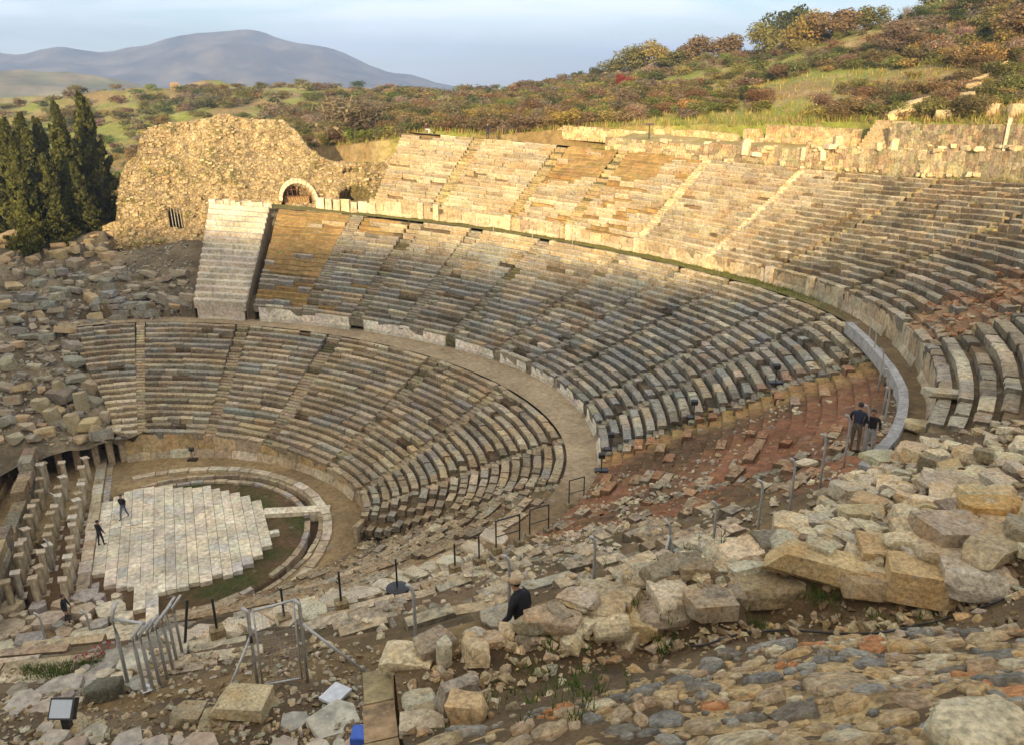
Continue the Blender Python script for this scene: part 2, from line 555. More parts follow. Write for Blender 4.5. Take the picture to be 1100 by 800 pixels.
# ---- middle tier
def col_mid(f, t):
    F = deg(f); n = nz(f, t, 8, 5.5)
    if F < -47:
        if F > -83 and n + .25 * R_.random() > -.12: return pick([RED, (.40, .22, .13), TAN, BROWN, GREY], [3, 2, 1, 1.5, .8])
        return pick([LIGHT, GREY, TAN, BROWN], [2.4, 2.4, 1.5, 1])
    if t > .86: return pick([LIGHT, TAN, GREY], [2, 2, 1.5])
    if F < 2: return pick([LIGHT, TAN, GREY, BLUE, DARK, BROWN], [1.3, .4, 2.8, 4.2, 1.0, .5])
    return pick([LIGHT, TAN, GREY, BLUE, DARK, BROWN], [1.0, .7 - .7 * n, 2.8, 4.0 + 2 * n, 1.5, .8 - .8 * n])


def pres_mid(f, t):
    F = deg(f)
    e = -45.5 - 6 * t
    if F < e:
        k = min(1, (e - F) / 2.5)
        if F < -86: return .34, .4
        return .92 - .80 * k, .25 + .5 * k
    if 41.8 < F < 50.5: 
        if t > .36 + .05 * math.sin(f * 90): return (.07, .3)
        return (.6, .3)
    if 36 < F <= 41.8 and t > .78: return (.12, .3)
    return .985 + .2 * min(0, nz(f, t, 7, 9.1)), .10 + .3 * max(0, nz(f, t, 6, 3.8))


def earth_mid(f, t):
    F = deg(f)
    if F < -46:
        r = nz(f, t, 5, 2.9)
        if F > -84:
            y = max(0, min(1, (F + 49 + 6 * t) / 2.5 + .6)) if F < -44 else 0
            base = lerp((.13, .09, .055), (.25, .128, .077), max(0, min(1, .6 + 1.3 * r)))
            return lerp(base, (.36, .25, .11), y * .7)
        return lerp((.10, .075, .048), (.19, .145, .095), .5 + r)
    if F > 36: return lerp((.24, .17, .08), (.30, .21, .10), .5 + nz(f, t, 12, 1))
    return lerp((.07, .06, .045), (.14, .11, .075), .5 + nz(f, t, 12, 7))


def slope_mid(f, t):
    F = deg(f)
    if 41 < F < 50.5 and t > .34: return .7
    if F < -46: return min(.32, (-46 - F) * .09)
    return 0.0


MID = empty('middle_seating_tier')
tag(MID, 'middle curved tier of blue grey stone seats above the white orthostat wall', 'seating tier')
MST = [(-116, -116), (-96, -96), (-72, -74), (-45.2, -51), (-36, -37.5), (-27.5, -28.5), (-13, -14), (-1.5, -2), (9.5, 9), (20.4, 20), (28.5, 28), (35.7, 34.5), (42.3, 40.9)]
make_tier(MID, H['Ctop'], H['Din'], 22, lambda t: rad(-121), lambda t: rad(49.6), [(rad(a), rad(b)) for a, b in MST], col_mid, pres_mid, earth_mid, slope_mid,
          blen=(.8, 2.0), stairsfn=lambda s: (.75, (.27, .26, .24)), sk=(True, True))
# reconstructed wedge of smooth white steps
mb = MB()
NW = 17
for i in range(NW):
    t0, t1 = i / NW, (i + 1) / NW
    c0 = cm('Ctop', 'Din', t0); c1 = cm('Ctop', 'Din', t1)
    fa, fb = rad(50.6), rad(58.0)
    f = fa
    while f < fb - .002:
        g = min(fb, f + R_.uniform(1.2, 2.6) / c0[0])
        if fb - g < .5 / c0[0]: g = fb
        seat_block(mb, c0, c1, f + .0003, g - .0003, lambda q: rz_(c0, q), lambda q: rz_(c1, q) + .03, R_.gauss(0, .004), jit((.56, .53, .48), .1, .03))
        f = g
p0 = [rp(cm('Ctop', 'Din', t), rad(58.0)) for t in (0, 1)]
p1 = [rp(cm('Ctop', 'Din', t), rad(50.6)) for t in (0, 1)]
for a, b in (p0, p1):
    mb.add([a, b, (b[0], b[1], 2), (a[0], a[1], 2)], [(0, 1, 2, 3)], (.3, .25, .19))
for k in range(9):   # broken crest stones
    p = rp(H['Din'], rad(50.9 + k * .83), .12)
    mb.box(p, (R_.uniform(.5, .9), R_.uniform(.4, .7), R_.uniform(.3, .8)), jit((.6, .56, .48)), R_.uniform(0, 3), .06)
mb.build('rebuilt_white_wedge', MT['marble'], MID)
# white orthostat wall above the lower walkway
mb = MB()
gaps = [rad(a) for a in (-36, -27.5, -13, -1.5, 9.5, 20.4, 35.7, 49.9)]
nogap = lambda f: any(abs(f - g) < .5 / 26 for g in gaps)
CT = H['Ctop'].copy()
for a, b in zip([rad(-45.2)] + gaps[:], gaps[:] + [rad(58.6)]):
    a, b = a + .45 / 26, b - .45 / 26
    if b <= a: continue
    mb = MB(); wall_plates(mb, CFL, CT, a, b, (1.3, 2.0), .28, lambda f: jit((.80, .78, .75) if f < rad(49) else (.6, .56, .5), .07, .03), zhi=.05, gap=.006, hj=.012)
    CB = CFL.copy(); CB[9] += .22
    wall_plates(mb, CFL, CB, a, b, (1.2, 2.0), .02, lambda f: jit((.5, .48, .44), .1), taper=.16, hj=.01)
    mb.build('orthostat_wall', MT['marble'], MID)

# ---- upper tier
def col_up(f, t):
    F = deg(f); n = nz(f, t, 8, 6.1)
    if F < -49 and F > -57 and t > .05: return pick([RED, (.4, .28, .2), TAN, GREY], [.8, 2, 2, 1.4])
    if F < -55: return pick([GREY, DARK, LIGHT, BROWN], [3, 1.2, 1.2, 1])
    if F < -12: return pick([LIGHT, TAN, GREY, DARK, BROWN], [1.2, 1.6, 2.4, 1.6, 1.5])
    return pick([LIGHT, TAN, GREY, (.48, .41, .31), BROWN], [3.4, 2.4, 1.8 + n, 1.2, .5])


def pres_up(f, t):
    F = deg(f)
    if -56.5 < F < -49 - 2 * t: return .5, .8
    if F < -56: return .92, .35
    if 8 < F < 23:
        lim = .70 - .02 * (F - 10) + .08 * nz(f, t, 20, 1)
        if t > lim and F > 12.5: return .04, .2
        return .8, .5
    if F < -40 and t > .55: return .45, .5
    return .99 + .2 * min(0, nz(f, t, 7, 2.1)), .1 + .3 * max(0, nz(f, t, 6, .8))


def earth_up(f, t):
    F = deg(f)
    if -57 < F < -49: return lerp((.24, .165, .10), (.33, .21, .135), .5 + nz(f, t, 9, 1))
    if 9 < F < 23: return lerp((.27, .185, .085), (.33, .235, .11), .5 + nz(f, t, 10, 1))
    return lerp((.14, .105, .065), (.22, .165, .105), .5 + nz(f, t, 12, 3))


UP = empty('upper_seating_tier')
tag(UP, 'highest curved tier of sunlit tan stone seats below the wooded hill', 'seating tier')
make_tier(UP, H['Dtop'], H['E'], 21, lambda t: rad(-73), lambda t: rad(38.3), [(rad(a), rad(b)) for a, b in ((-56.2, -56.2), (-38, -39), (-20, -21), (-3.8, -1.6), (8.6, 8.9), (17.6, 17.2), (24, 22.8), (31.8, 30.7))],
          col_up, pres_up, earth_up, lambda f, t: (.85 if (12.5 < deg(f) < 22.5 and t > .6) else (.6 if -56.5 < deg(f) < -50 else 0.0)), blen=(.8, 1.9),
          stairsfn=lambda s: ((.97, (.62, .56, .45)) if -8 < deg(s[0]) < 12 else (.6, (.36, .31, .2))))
mb = MB()
wall_plates(mb, DFL, H['Dtop'], rad(-65.6), rad(39), (.7, 1.4), .35, lambda f: jit(R_.choice([(.5, .42, .3), (.44, .36, .25), (.54, .48, .38), (.38, .32, .24)]), .12), zhi=.06, hj=.07, gap=.02)
DB = DFL.copy(); DB[9] += .35
wall_plates(mb, DFL, DB, rad(-64), rad(44), (.9, 1.6), .02, lambda f: jit((.46, .4, .3), .12), taper=.2, hj=.05, skip=lambda f: R_.random() < .15)
for F in (33.4, 31.8, 24.2, 17.4, 8.5, -3.8, -20, -30.5, -37):     # taller stair-side pillars in the wall
    p = rp(H['Dtop'], rad(F), -.55, -.05)
    mb.box(p, (.55, .6, 1.75), jit((.56, .5, .4)), rad(F), .03)
for k in range(7):
    p = rp(H['Dtop'], rad(38.6 + k * .95), -.1, -.05)
    mb.box((p[0], p[1], p[2] - 1.0), (.45, R_.uniform(.6, 1.0), R_.uniform(1.0, 1.6)), jit((.6, .54, .43)), rad(40), .05)
mb.build('retaining_wall', MT['marble'], UP)
mb = MB()
wall_plates(mb, DFL, DFL, rad(30), rad(37), (1.4, 1.5), .05, lambda f: (.05, .045, .04), zhi=.3, taper=.35, skip=lambda f: True)
# ---- walkways between the tiers
def strip(name, c0, c1, f0, f1, colfn, mat, n=5, dz=0.0, bumpy=.04, step=.6):
    fs_ = fsteps(f0, f1, c0, step); V = []; C = []
    for f in fs_:
        for k in range(n):
            t = k / (n - 1); c = c0 * (1 - t) + c1 * t
            p = rp(c, f, dz + (fbm(f * 30, t * 2, 1.2) * bumpy if 0 < k < n - 1 else 0)); V.append(p); C.append(colfn(f, t))
    me = grid_mesh(V[::1], len(fs_), n, C, name)
    me.flip_normals()
    o = link(name, me, mat); tag(o, kind='structure'); return o


WK = strip('lower_walkway', H['Cin'], CFL + np.r_[.4, np.zeros(12)], rad(-123), rad(92), lambda f, t: lerp((.36, .30, .23), (.22, .16, .10), min(1, max(0, (rad(-45) - f) * 3 + .4 * nz(f, t, 20)))), MT['earth'], dz=-.01)
WD = strip('upper_walkway', H['Din'], DFL + np.r_[.4, np.zeros(12)], rad(-123), rad(58), lambda f, t: lerp((.17, .165, .05), (.20, .15, .09), min(1, max(0, (rad(-28) - f) * 4 + .5 * nz(f, t, 20) + .25 * t))), MT['earth'], dz=-.01, bumpy=.12)
# ------------------------------------------------------------------ orchestra
OC = (-.586, -2.294)
prof = [(0, .02), (3, .02), (6, .03), (7.7, .02), (8.02, .04), (8.93, -.42), (8.95, .14), (10.0, .2), (10.9, .16), (14, .22), (30, .22), (60, .1)]
prof = [(0, .02), (2, .02), (4, .02), (5.5, .03), (6.6, .02), (7.7, .02), (8.03, .03), (8.36, .03), (8.38, -.42), (8.9, -.42), (8.95, .14), (10.0, .22), (10.9, .2), (14, .24), (24, .2)]
na = 180; V = []; C = []
for i in range(na):
    a = 2 * math.pi * i / na
    for r, z in prof:
        x, y = OC[0] + r * math.cos(a), OC[1] + r * math.sin(a)
        V.append((x, y, z + (fbm(x * 1.3, y * 1.3, 2) * .05 if r < 8 or r > 8.95 else 0)))
        n = fbm(x * .5, y * .5, 7)
        if r < 8.1: c = lerp((.13, .085, .05), (.055, .07, .02), max(0, min(1, .45 + 1.4 * n)) if x > -2 else 0)
        elif r < 8.92: c = (.10, .07, .045)
        else: c = lerp((.24, .18, .11), (.33, .26, .16), max(0, min(1, .5 + n + (.4 if y > 3 else -.2))))
        C.append(c)
me = grid_mesh(V, na, len(prof), C, 'orchestra_floor', wrap=True); me.flip_normals()
tag(link('orchestra_floor', me, MT['earth']), kind='structure')


def ring_kerb(name, label, ctr, R0, R1, z0, z1, f0, f1, L, pal, skipp, wob=.03):
    mb = MB(); a = f0
    while a < f1:
        l = R_.uniform(*L) / R1
        if R_.random() > skipp:
            P = []
            dz = R_.uniform(-.03, .03); dr = R_.uniform(-wob, wob)
            for z in (z0, z1 + dz):
                for aa, rr in ((a + .004, R0), (a + l - .004, R0), (a + l - .004, R1), (a + .004, R1)):
                    P.append((ctr[0] + (rr + dr) * math.cos(aa), ctr[1] + (rr + dr) * math.sin(aa), z))
            mb.hexa(P, jit(R_.choice(pal), .12))
        a += l
    return tag(mb.build(name, MT['marble']), label, 'kerb')


ring_kerb('drain_kerb', 'curved stone kerb along the inner edge of the orchestra drain channel', OC, 8.02, 8.38, -.4, .2, rad(-118), rad(95), (.7, 1.5), [TAN, GREY, (.36, .31, .23)], .02)
ring_kerb('drain_edging', 'thin broken stone edging along the outer side of the drain channel', OC, 8.9, 9.2, -.4, .22, rad(-100), rad(88), (.6, 1.4), [TAN, (.33, .28, .2), BROWN], .0)
ring_kerb('ring_kerb', 'outer ring of pale kerb slabs around the orchestra below the tan podium wall', (-1.768, -2.308), 10.28, 10.86, 0, .36, rad(-60), rad(82), (.8, 1.8), [LIGHT, TAN, (.5, .45, .36)], .02)

# paved platform: columns of slabs in a stepped outline
UD = np.array([.971, -.24]); VD = np.array([.24, .971])
out_px = [(113, 540), (138.5, 526), (179, 521), (217, 522), (248, 526), (281, 538.5), (283.6, 555), (296, 570), (278.5, 598), (255.6, 612), (210, 626), (168, 636), (143.6, 630), (122, 630), (99, 613.6)]
poly = []
for q in out_px:
    X = onz(*q, .3)[:2]; poly.append((float(X @ UD), float(X @ VD)))


def vspan(u):
    ys = []
    for (a, b), (c, d) in zip(poly, poly[1:] + poly[:1]):
        if (a - u) * (c - u) < 0: ys.append(b + (d - b) * (u - a) / (c - a))
    return (min(ys), max(ys)) if len(ys) >= 2 else None


mb = MB()
MARB = [(.68, .64, .55), (.63, .6, .52), (.70, .67, .59), (.58, .56, .5), (.55, .55, .54)]


def slab(u0, u1, v0, v1, z=.30):
    g = .012; dz = R_.uniform(-.008, .008); P = []
    for zz in (-.05, z + dz):
        for u, v in ((u0 + g, v0 + g), (u1 - g, v0 + g), (u1 - g, v1 - g), (u0 + g, v1 - g)):
            p = UD * u + VD * v; P.append((p[0], p[1], zz))
    mb.hexa(P, jit(R_.choices(MARB, [3, 3, 2, 1.2, .7])[0], .13, .03))


umin, umax = min(a for a, b in poly), max(a for a, b in poly)
u = umin
while u < umax - .2:
    w = R_.choice((.62, .66, .7, .58)); sp = vspan(min(u + w / 2, umax - .05))
    if sp:
        v0, v1 = sp; mid = (v0 + v1) / 2 + .3; hb = 1.9
        v0 += R_.uniform(-.2, .25); v1 += R_.uniform(-.25, .2)
        v = v0
        while v < v1 - .15:
            l = R_.uniform(.75, 1.25); e = min(v + l, v1)
            if abs((v + e) / 2 - mid) < hb and u < umin + (umax - umin) * .5:
                k = v
                while k < e - .1:
                    slab(u, u + w, k, min(k + .42, e)); k += .42
            else: slab(u, u + w, v, e)
            v = e
    u += w
a, b = onz(150, 630, .3)[:2], onz(161, 664, .3)[:2]
ua, va, vb = float(a @ UD), float(a @ VD) + .3, float(b @ VD)
v = va
while v > vb:
    slab(ua + .35, ua + 1.0, v - .85, v); 
    if v > vb + 1.6: slab(ua - .3, ua + .35, v - .85, v)
    v -= .85
a, b = onz(283, 549, .3)[:2], onz(341, 546, .3)[:2]
L = np.linalg.norm(b - a); dd = (b - a) / L; nn = np.array([-dd[1], dd[0]])
k = 0.0
while k < L:
    P = []
    l = R_.uniform(.7, 1.0)
    for zz in (-.45, .33 + .004 * R_.random()):
        for s, t in ((k + .01, -.42), (k + l - .01, -.42), (k + l - .01, .42), (k + .01, .42)):
            p = a + dd * s + nn * t; P.append((p[0], p[1], zz))
    mb.hexa(P, jit(MARB[0], .08)); k += l
tag(mb.build('paved_platform', MT['marble']), 'cream marble slab paving with stepped edge in the middle of the orchestra', 'paving')

# ------------------------------------------------------------------ stage building remains
def uvp(u, v, z=0.0): p = UD * u + VD * v; return (p[0], p[1], z)


STV = math.atan2(VD[1], VD[0])
PCOL = [(.50, .45, .36), (.46, .41, .32), (.42, .36, .27), (.52, .49, .43)]
pn = 0
pillar_meshes = []
for k in range(4):
    hgt = 1.0
    sh = MB(); hd = MB(); ft = MB()
    # six-sided, slightly tapered half-column shaft
    for z0, z1, r0, r1 in ((.12, .86, .195, .17),):
        n = 10; vs = []
        for z, r in ((z0, r0), ((z0 + z1) / 2, (r0 + r1) / 2 + .004), (z1, r1)):
            for i in range(n):
                a = 2 * math.pi * i / n
                vs.append((r * math.cos(a) * (1.12 if abs(math.cos(a)) > .7 else 1) + R_.uniform(-.012, .012), r * math.sin(a) + R_.uniform(-.012, .012), z))
        fs = [(j * n + i, j * n + (i + 1) % n, (j + 1) * n + (i + 1) % n, (j + 1) * n + i) for j in range(2) for i in range(n)]
        sh.add(vs, fs, [jit(PCOL[k], .08) for _ in fs])
    hd.box((0, 0, .88), (.38, .38, .06), jit(PCOL[k]), 0, .015); hd.box((0, 0, .95), (.50, .47, .1), jit(PCOL[k]), 0, .03)
    ft.box((0, 0, .06), (.6, .6, .12), jit(PCOL[k]), 0, .02)
    pillar_meshes.append([m.mesh(n_) for m, n_ in ((sh, 'shaft'), (hd, 'capital'), (ft, 'foot'))])
    for m in pillar_meshes[-1]: m.materials.append(MT['marble'])
rows = [(-5.65, 'front row of stage pillars beside the marble paving', [-7.1, -5.9, -4.7, -3.5, -2.3, -1.1, .1, 1.3, 2.5, 3.7, 4.9, 6.1, 7.3, 8.9]),
        (-6.97, 'middle row of stage pillars between the two aisles', [-6.6, -5.3, -4.0, -2.7, -1.4, -.1, 1.2, 2.5, 3.8, 5.1, 6.4, 7.8]),
        (-8.3, 'back row of stage pillars near the long ruined wall', [-6.4, -5.1, -3.8, -2.5, -1.2, .1, 1.4, 2.7, 4.0, 5.3, 6.6, 7.9, 9.2])]
for u0, grp, vs_ in rows:
    for v0 in vs_:
        k = R_.randrange(4)
        h = R_.uniform(1.8, 2.35) * (1.25 if v0 > 7 else 1)
        r = empty('stone_pillar', uvp(u0 + R_.uniform(-.1, .1), v0 + R_.uniform(-.1, .1), -.05), STV + R_.uniform(-.08, .08),
                  'short square topped pillar in the ' + grp, 'pillar', grp)
        r.rotation_euler.x = R_.gauss(0, .025)
        for me in pillar_meshes[k]:
            c = link(me.name.split('.')[0], me, None, r); c.scale = (1, 1, h) if me.name.startswith('shaft') else (1, 1, 1)
            if me.name.startswith('capital'): c.location.z = (h - 1) * .86
            if R_.random() < .18 and me.name.startswith('capital'): c.rotation_euler.z = .5
# front kerb of the stage, lower side beam
mb = MB(); v = -7.6
while v < 11.5:
    l = R_.uniform(.9, 1.9); p = uvp(-4.95, v + l / 2, .2)
    mb.box(p, (.62 + R_.uniform(-.06, .1), l - .03, .5), jit(R_.choice(PCOL), .12), STV - math.pi / 2, .02); v += l
v = -7.0
while v < 11:
    l = R_.uniform(.9, 1.9); p = uvp(-4.35, v + l / 2, .12)
    if R_.random() < .75: mb.box(p, (.4, l - .03, .3), jit(R_.choice([GREY, PCOL[2]]), .12), STV - math.pi / 2, .02)
    v += l
tag(mb.build('stage_kerb', MT['marble']), 'long double kerb of worn slabs between the stage pillars and the paving', 'kerb')


def block_wall(name, label, P0, P1, z0, z1f, thick, course, blen, pal, mat='seat', cat='wall', rough=.04, parent=None):
    """rubble or ashlar wall of staggered blocks from P0 to P1, ragged top z1f(t)"""
    mb = MB(); P0, P1 = np.array(P0, float), np.array(P1, float); L = np.linalg.norm(P1 - P0); d = (P1 - P0) / L; n = np.array([-d[1], d[0]])
    a = math.atan2(d[1], d[0])
    z = z0
    zt = max(z1f(t / 20) for t in range(21))
    while z < zt:
        h = course * R_.uniform(.8, 1.2); s = -R_.uniform(0, blen[0])
        while s < L:
            l = R_.uniform(*blen); m = s + l / 2
            if 0 <= m <= L and z + h * .5 < z1f(m / L):
                c = P0 + d * m + n * R_.uniform(-rough, rough)
                mb.box((c[0], c[1], z + h / 2), (l - .02, thick, h - .015), jit(R_.choice(pal), .16), a, rough * .5)
            s += l
        z += h
    mb.box(((P0 + P1) / 2)[0:2].tolist() + [(z0 + zt) / 2 - .35 - .1 * (zt - z0)], (L * .98, thick * .8, max(.1, (zt - z0) * .72)), jit((.2, .17, .13)), a)
    o = mb.build(name, MT[mat], parent)
    if parent is None: tag(o, label, cat)
    return o


GP = [GREY, (.27, .25, .22), BROWN, DARK, TAN]
block_wall('stage_back_wall', 'long dark weathered wall running along the left side of the stage pillars', uvp(-9.3, -9)[:2], uvp(-9.0, 10.8)[:2], -.3, lambda t: 2.5 + .5 * math.sin(t * 9), .8, .55, (.8, 1.8), GP)
block_wall('stage_rear_wall', 'ruined brown wall behind the long stage wall at the left picture edge', uvp(-12.2, -6)[:2], uvp(-11.0, 13)[:2], -.3, lambda t: 1.6 + .9 * math.sin(t * 13 + 1), .7, .4, (.5, 1.2), [BROWN, TAN, GREY])
# covered passage at the far end of the stage: roof slabs on piers
pg = empty('vaulted_passage', uvp(-6.4, 11.6, 0), STV - math.pi / 2, 'low passage with dark openings under broken roof slabs at the far end of the stage', 'passage')
mb = MB()
for i, x in enumerate((-2.6, -1.3, -.1, 1.2, 2.2)): mb.box((x, -.2 + R_.uniform(-.2, .2), 1.35), (.42, .55, 2.7), jit(PCOL[2], .15), 0, .05)
mb.build('pier', MT['marble'], pg).name = 'passage_piers'
mb = MB()
for i in range(11): mb.box((-3.2 + (i % 6) * 1.15 + R_.uniform(-.1, .1), .1 + (i // 6) * 1.5, 2.82 + R_.uniform(-.03, .05)), (1.12, 1.5, .22), jit(R_.choice([LIGHT, GREY, PCOL[0]]), .12), 0, .05)
mb.build('roof_slab', MT['marble'], pg)
mb = MB()
for i in range(22): mb.box((-3.1 + (i % 11) * .55, 1.5, .5 + (i // 11) * 1.1), (.54, .5, 1.08), jit(DARK, .2), 0, .04)
mb.build('rear_masonry', MT['seat'], pg)


# ------------------------------------------------------------------ smooth surface through scattered heights
def rbf(pts):
    P = np.array(pts, float); X = P[:, :2]; n = len(P)
    K = np.sqrt(((X[:, None] - X[None]) ** 2).sum(-1) + .05)
    A = np.zeros((n + 3, n + 3)); A[:n, :n] = -K + np.eye(n) * .02; A[:n, n] = 1; A[:n, n + 1:] = X; A[n, :n] = 1; A[n + 1:, :n] = X.T
    w = np.linalg.solve(A, np.r_[P[:, 2], 0, 0, 0])
    return lambda x, y: -np.sqrt((x - X[:, 0]) ** 2 + (y - X[:, 1]) ** 2 + .05) @ w[:n] + w[n] + w[n + 1] * x + w[n + 2] * y


def px3(l): return [tuple(onz(a, b, z)) for a, b, z in l]


# left mound of fallen masonry beyond the lower tier
LMC = px3([(205, 335, 8.3), (150, 348, 8.0), (75, 357, 7.9), (70, 440, 4), (100, 462, 3.1), (130, 470, 2.6), (20, 480, 3.2), (30, 440, 4.5), (10, 400, 6.6), (40, 330, 9.3), (10, 300, 10.2), (60, 264, 12.2),
           (120, 266, 12), (130, 285, 11), (190, 295, 10.6), (205, 310, 10), (170, 330, 8.9), (110, 320, 9.4), (30, 262, 12.4), (0, 285, 11.4), (0, 350, 8.5), (-60, 300, 11), (-60, 400, 7), (-80, 480, 3), (0, 520, 1.6), (85, 300, 10.4)])
zlm = rbf(LMC)
xs = np.linspace(-22, 22, 70); ys = np.linspace(11, 62, 80)
V = []; C = []
for x in xs:
    for y in ys:
        z = float(zlm(x, y)) if y < 56 else 5
        d = max(0, (y - 50) / 6, (x - 14) / 6)
        z = min(z, 13) * (1 - min(1, d)) + 4 * min(1, d)
        n = fbm(x * .4, y * .4, 5)
        V.append((x, y, z - .15 + n * .45)); C.append(lerp((.11, .095, .075), (.23, .195, .15), max(0, min(1, .5 + n))))
RA0, RB0 = onz(128, 282, 10.2), np.array([30.0, 35.5, 15.0])
red_ = np.array([RB0[0] - RA0[0], RB0[1] - RA0[1], 0]); red_ /= np.linalg.norm(red_); rnb = np.array([-red_[1], red_[0], 0]); rnb = rnb if rnb @ FWD > 0 else -rnb
for i, v in enumerate(V):
    s_ = (np.array(v) - RA0) @ red_; n_ = (np.array(v) - RA0) @ rnb
    if s_ > -.5 and n_ > -2.2: V[i] = (v[0], v[1], min(v[2], 10.2 - 2.2 * (n_ + 2.2)))
tb = [BVHTree.FromPolygons([v.co for v in o.data.vertices], [tuple(p.vertices) for p in o.data.polygons]) for o in bpy.data.objects if o.type == 'MESH' and o.name.split('.')[0] in ('seating_wedge', 'lower_walkway', 'rebuilt_white_wedge', 'upper_walkway')]
for i, v in enumerate(V):
    for dx, dy in ((0, 0), (.7, 0), (-.7, 0), (0, .7), (0, -.7)):
        for t in tb:
            hh = t.ray_cast(Vector((v[0] + dx, v[1] + dy, 60)), Vector((0, 0, -1)))
            if hh[0] is not None: V[i] = (v[0], v[1], min(V[i][2], hh[0].z - (.9 if (dx, dy) == (0, 0) else .15)))
me = grid_mesh(V, len(xs), len(ys), C, 'rubble_slope'); link('rubble_slope', me, MT['earth'])['kind'] = 'structure'
tree_lm = BVHTree.FromPolygons([Vector(v) for v in V], [tuple(p.vertices) for p in me.polygons])

# ------------------------------------------------------------------ big tan ruin (end of the cavea) with arches
A0 = onz(128, 282, 10.2); B0 = np.array([30.0, 35.5, 15.0])
ed = np.array([B0[0] - A0[0], B0[1] - A0[1], 0]); LR = np.linalg.norm(ed); ed /= LR
nb = np.array([-ed[1], ed[0], 0])
if nb @ np.array([FWD[0], FWD[1], 0]) < 0: nb = -nb
LEAN = .55
upv = np.array([nb[0] * LEAN, nb[1] * LEAN, 1.0])
nrm = np.cross(ed, upv); nrm /= np.linalg.norm(nrm)
if nrm @ FWD > 0: nrm = -nrm


def on_plane(px, py):
    d = ray(px, py); t = ((A0 - CAM) @ nrm) / (d @ nrm); X = CAM + d * t
    v = X[2] - A0[2]; u = (X - A0) @ ed
    return float(u), float(v)


sil = [on_plane(*q) for q in ((123, 285), (124, 235), (127, 205), (130, 188), (136, 176), (147, 168), (150, 150), (154, 141), (165, 136), (200, 130), (226, 126), (240, 122), (256, 126), (290, 129), (308, 132), (318, 141), (330, 156), (342, 168), (352, 173), (385, 175), (410, 176), (430, 160), (445, 150))]
arches = []
for (cx, cy, wpx, hpx) in ((321, 217, 35, 19), (382, 216, 34, 14), (377, 186, 18, 5)):
    u0, v0 = on_plane(cx - wpx / 2, cy); u1, _ = on_plane(cx + wpx / 2, cy); _, v1 = on_plane(cx, cy - hpx)
    arches.append(((u0 + u1) / 2, v0, (u1 - u0) / 2, v1 - v0))
win = on_plane(189.5, 234)


def top_of(u):
    ps = sorted(sil[1:], key=lambda a: a[0])
    return float(np.interp(u, [p[0] for p in ps], [p[1] for p in ps]))


us = np.arange(-1.2, max(p[0] for p in sil), .16); nvv = 110
V = []; C = []
ue0 = on_plane(124, 240)[0]
for u in us:
    vt = top_of(u)
    for j in range(nvv):
        q = j / (nvv - 18)
        if q <= 1:
            v = -4 + (vt + 4) * q; off = 0.0
        else:                               # the top runs back and down behind the face
            k = (j - (nvv - 18)) / 17
            v = vt - 7 * k ** 1.6; off = -13 * k
        P = A0 + ed * u + upv * v + nrm * 0
        if off: P = A0 + ed * u + upv * vt + nb * (-off) + np.array([0, 0, v - vt])
        n = fbm(P[0] * .22, P[1] * .22, P[2] * .3, 5)
        n2 = fbm(P[0] * 1.1, P[1] * 1.1, P[2] * 1.4, 3)
        crs = .10 * math.sin(P[2] * 7.5 + 2 * n)                   # ledges of the courses
        D_ = nrm * (n * .6 + n2 * .3 + (crs if not off else 0))
        inside = False
        if not off:
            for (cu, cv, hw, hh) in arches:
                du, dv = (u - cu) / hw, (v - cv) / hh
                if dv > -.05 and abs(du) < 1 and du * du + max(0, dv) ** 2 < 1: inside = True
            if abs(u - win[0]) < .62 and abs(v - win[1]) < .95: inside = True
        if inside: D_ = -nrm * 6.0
        # round the left corner away
        if u < 1.2: D_ = D_ - nrm * (1.2 - u) * .9
        P = P + D_
        V.append(tuple(P))
        c = lerp((.38, .32, .22), (.48, .41, .30), max(0, min(1, .5 + .9 * n2)))
        if n > .22 and n2 > .1: c = lerp(c, (.2, .2, .07), .7)
        if v < 3.5 and n < -.05 and not off: c = lerp(c, (.40, .34, .27), .6)
        if inside: c = (.10, .075, .05)  # shade inside the openings is put into the colour
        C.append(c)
me = grid_mesh(V, len(us), nvv, C, 'rubble_core')
RU = empty('ruined_tower', tuple(A0), 0, 'massive tan rubble masonry ruin with an arch and a barred window beyond the white steps', 'ruin')
MI = Matrix.Translation(-Vector(A0))
me.transform(MI)
link('rubble_core', me, MT['ruin'], RU)
rv = [Vector(v) for v in V]
ruin_bvh = BVHTree.FromPolygons(rv, [tuple(p.vertices) for p in me.polygons])


def part_at(mb, name, mat, parent, org):
    me = mb.mesh(name); me.transform(Matrix.Translation(-Vector(org))); me.materials.append(MT[mat]); return link(name, me, None, parent)


# protruding stones on the face
mb = MB()
for i in range(2600):
    px, py = R_.uniform(126, 440), R_.uniform(124, 285)
    h = ruin_bvh.ray_cast(Vector(CAM), Vector(ray(px, py)).normalized())
    if h[0] is None or h[1].dot(Vector(nrm)) < .2: continue
    q = h[0] - Vector(CAM)
    uu, vv = on_plane(px, py)
    if any(abs(uu - a[0]) < a[2] * 1.1 and -.3 < vv - a[1] < a[3] * 1.1 for a in arches) or (abs(uu - win[0]) < .9 and abs(vv - win[1]) < 1.2): continue
    s = R_.uniform(.1, .2) + .22 * R_.random() ** 3
    mb.box(h[0] + h[1] * .03, (s * R_.uniform(.9, 1.7), s * .8, s * R_.uniform(.5, .8)), jit(R_.choice([(.48, .42, .31), (.43, .36, .26), (.54, .48, .38), (.36, .31, .24), (.40, .32, .21)]), .14), math.atan2(ed[1], ed[0]) + R_.gauss(0, .12), .04)
part_at(mb, 'facing_stones', 'seat', RU, A0)
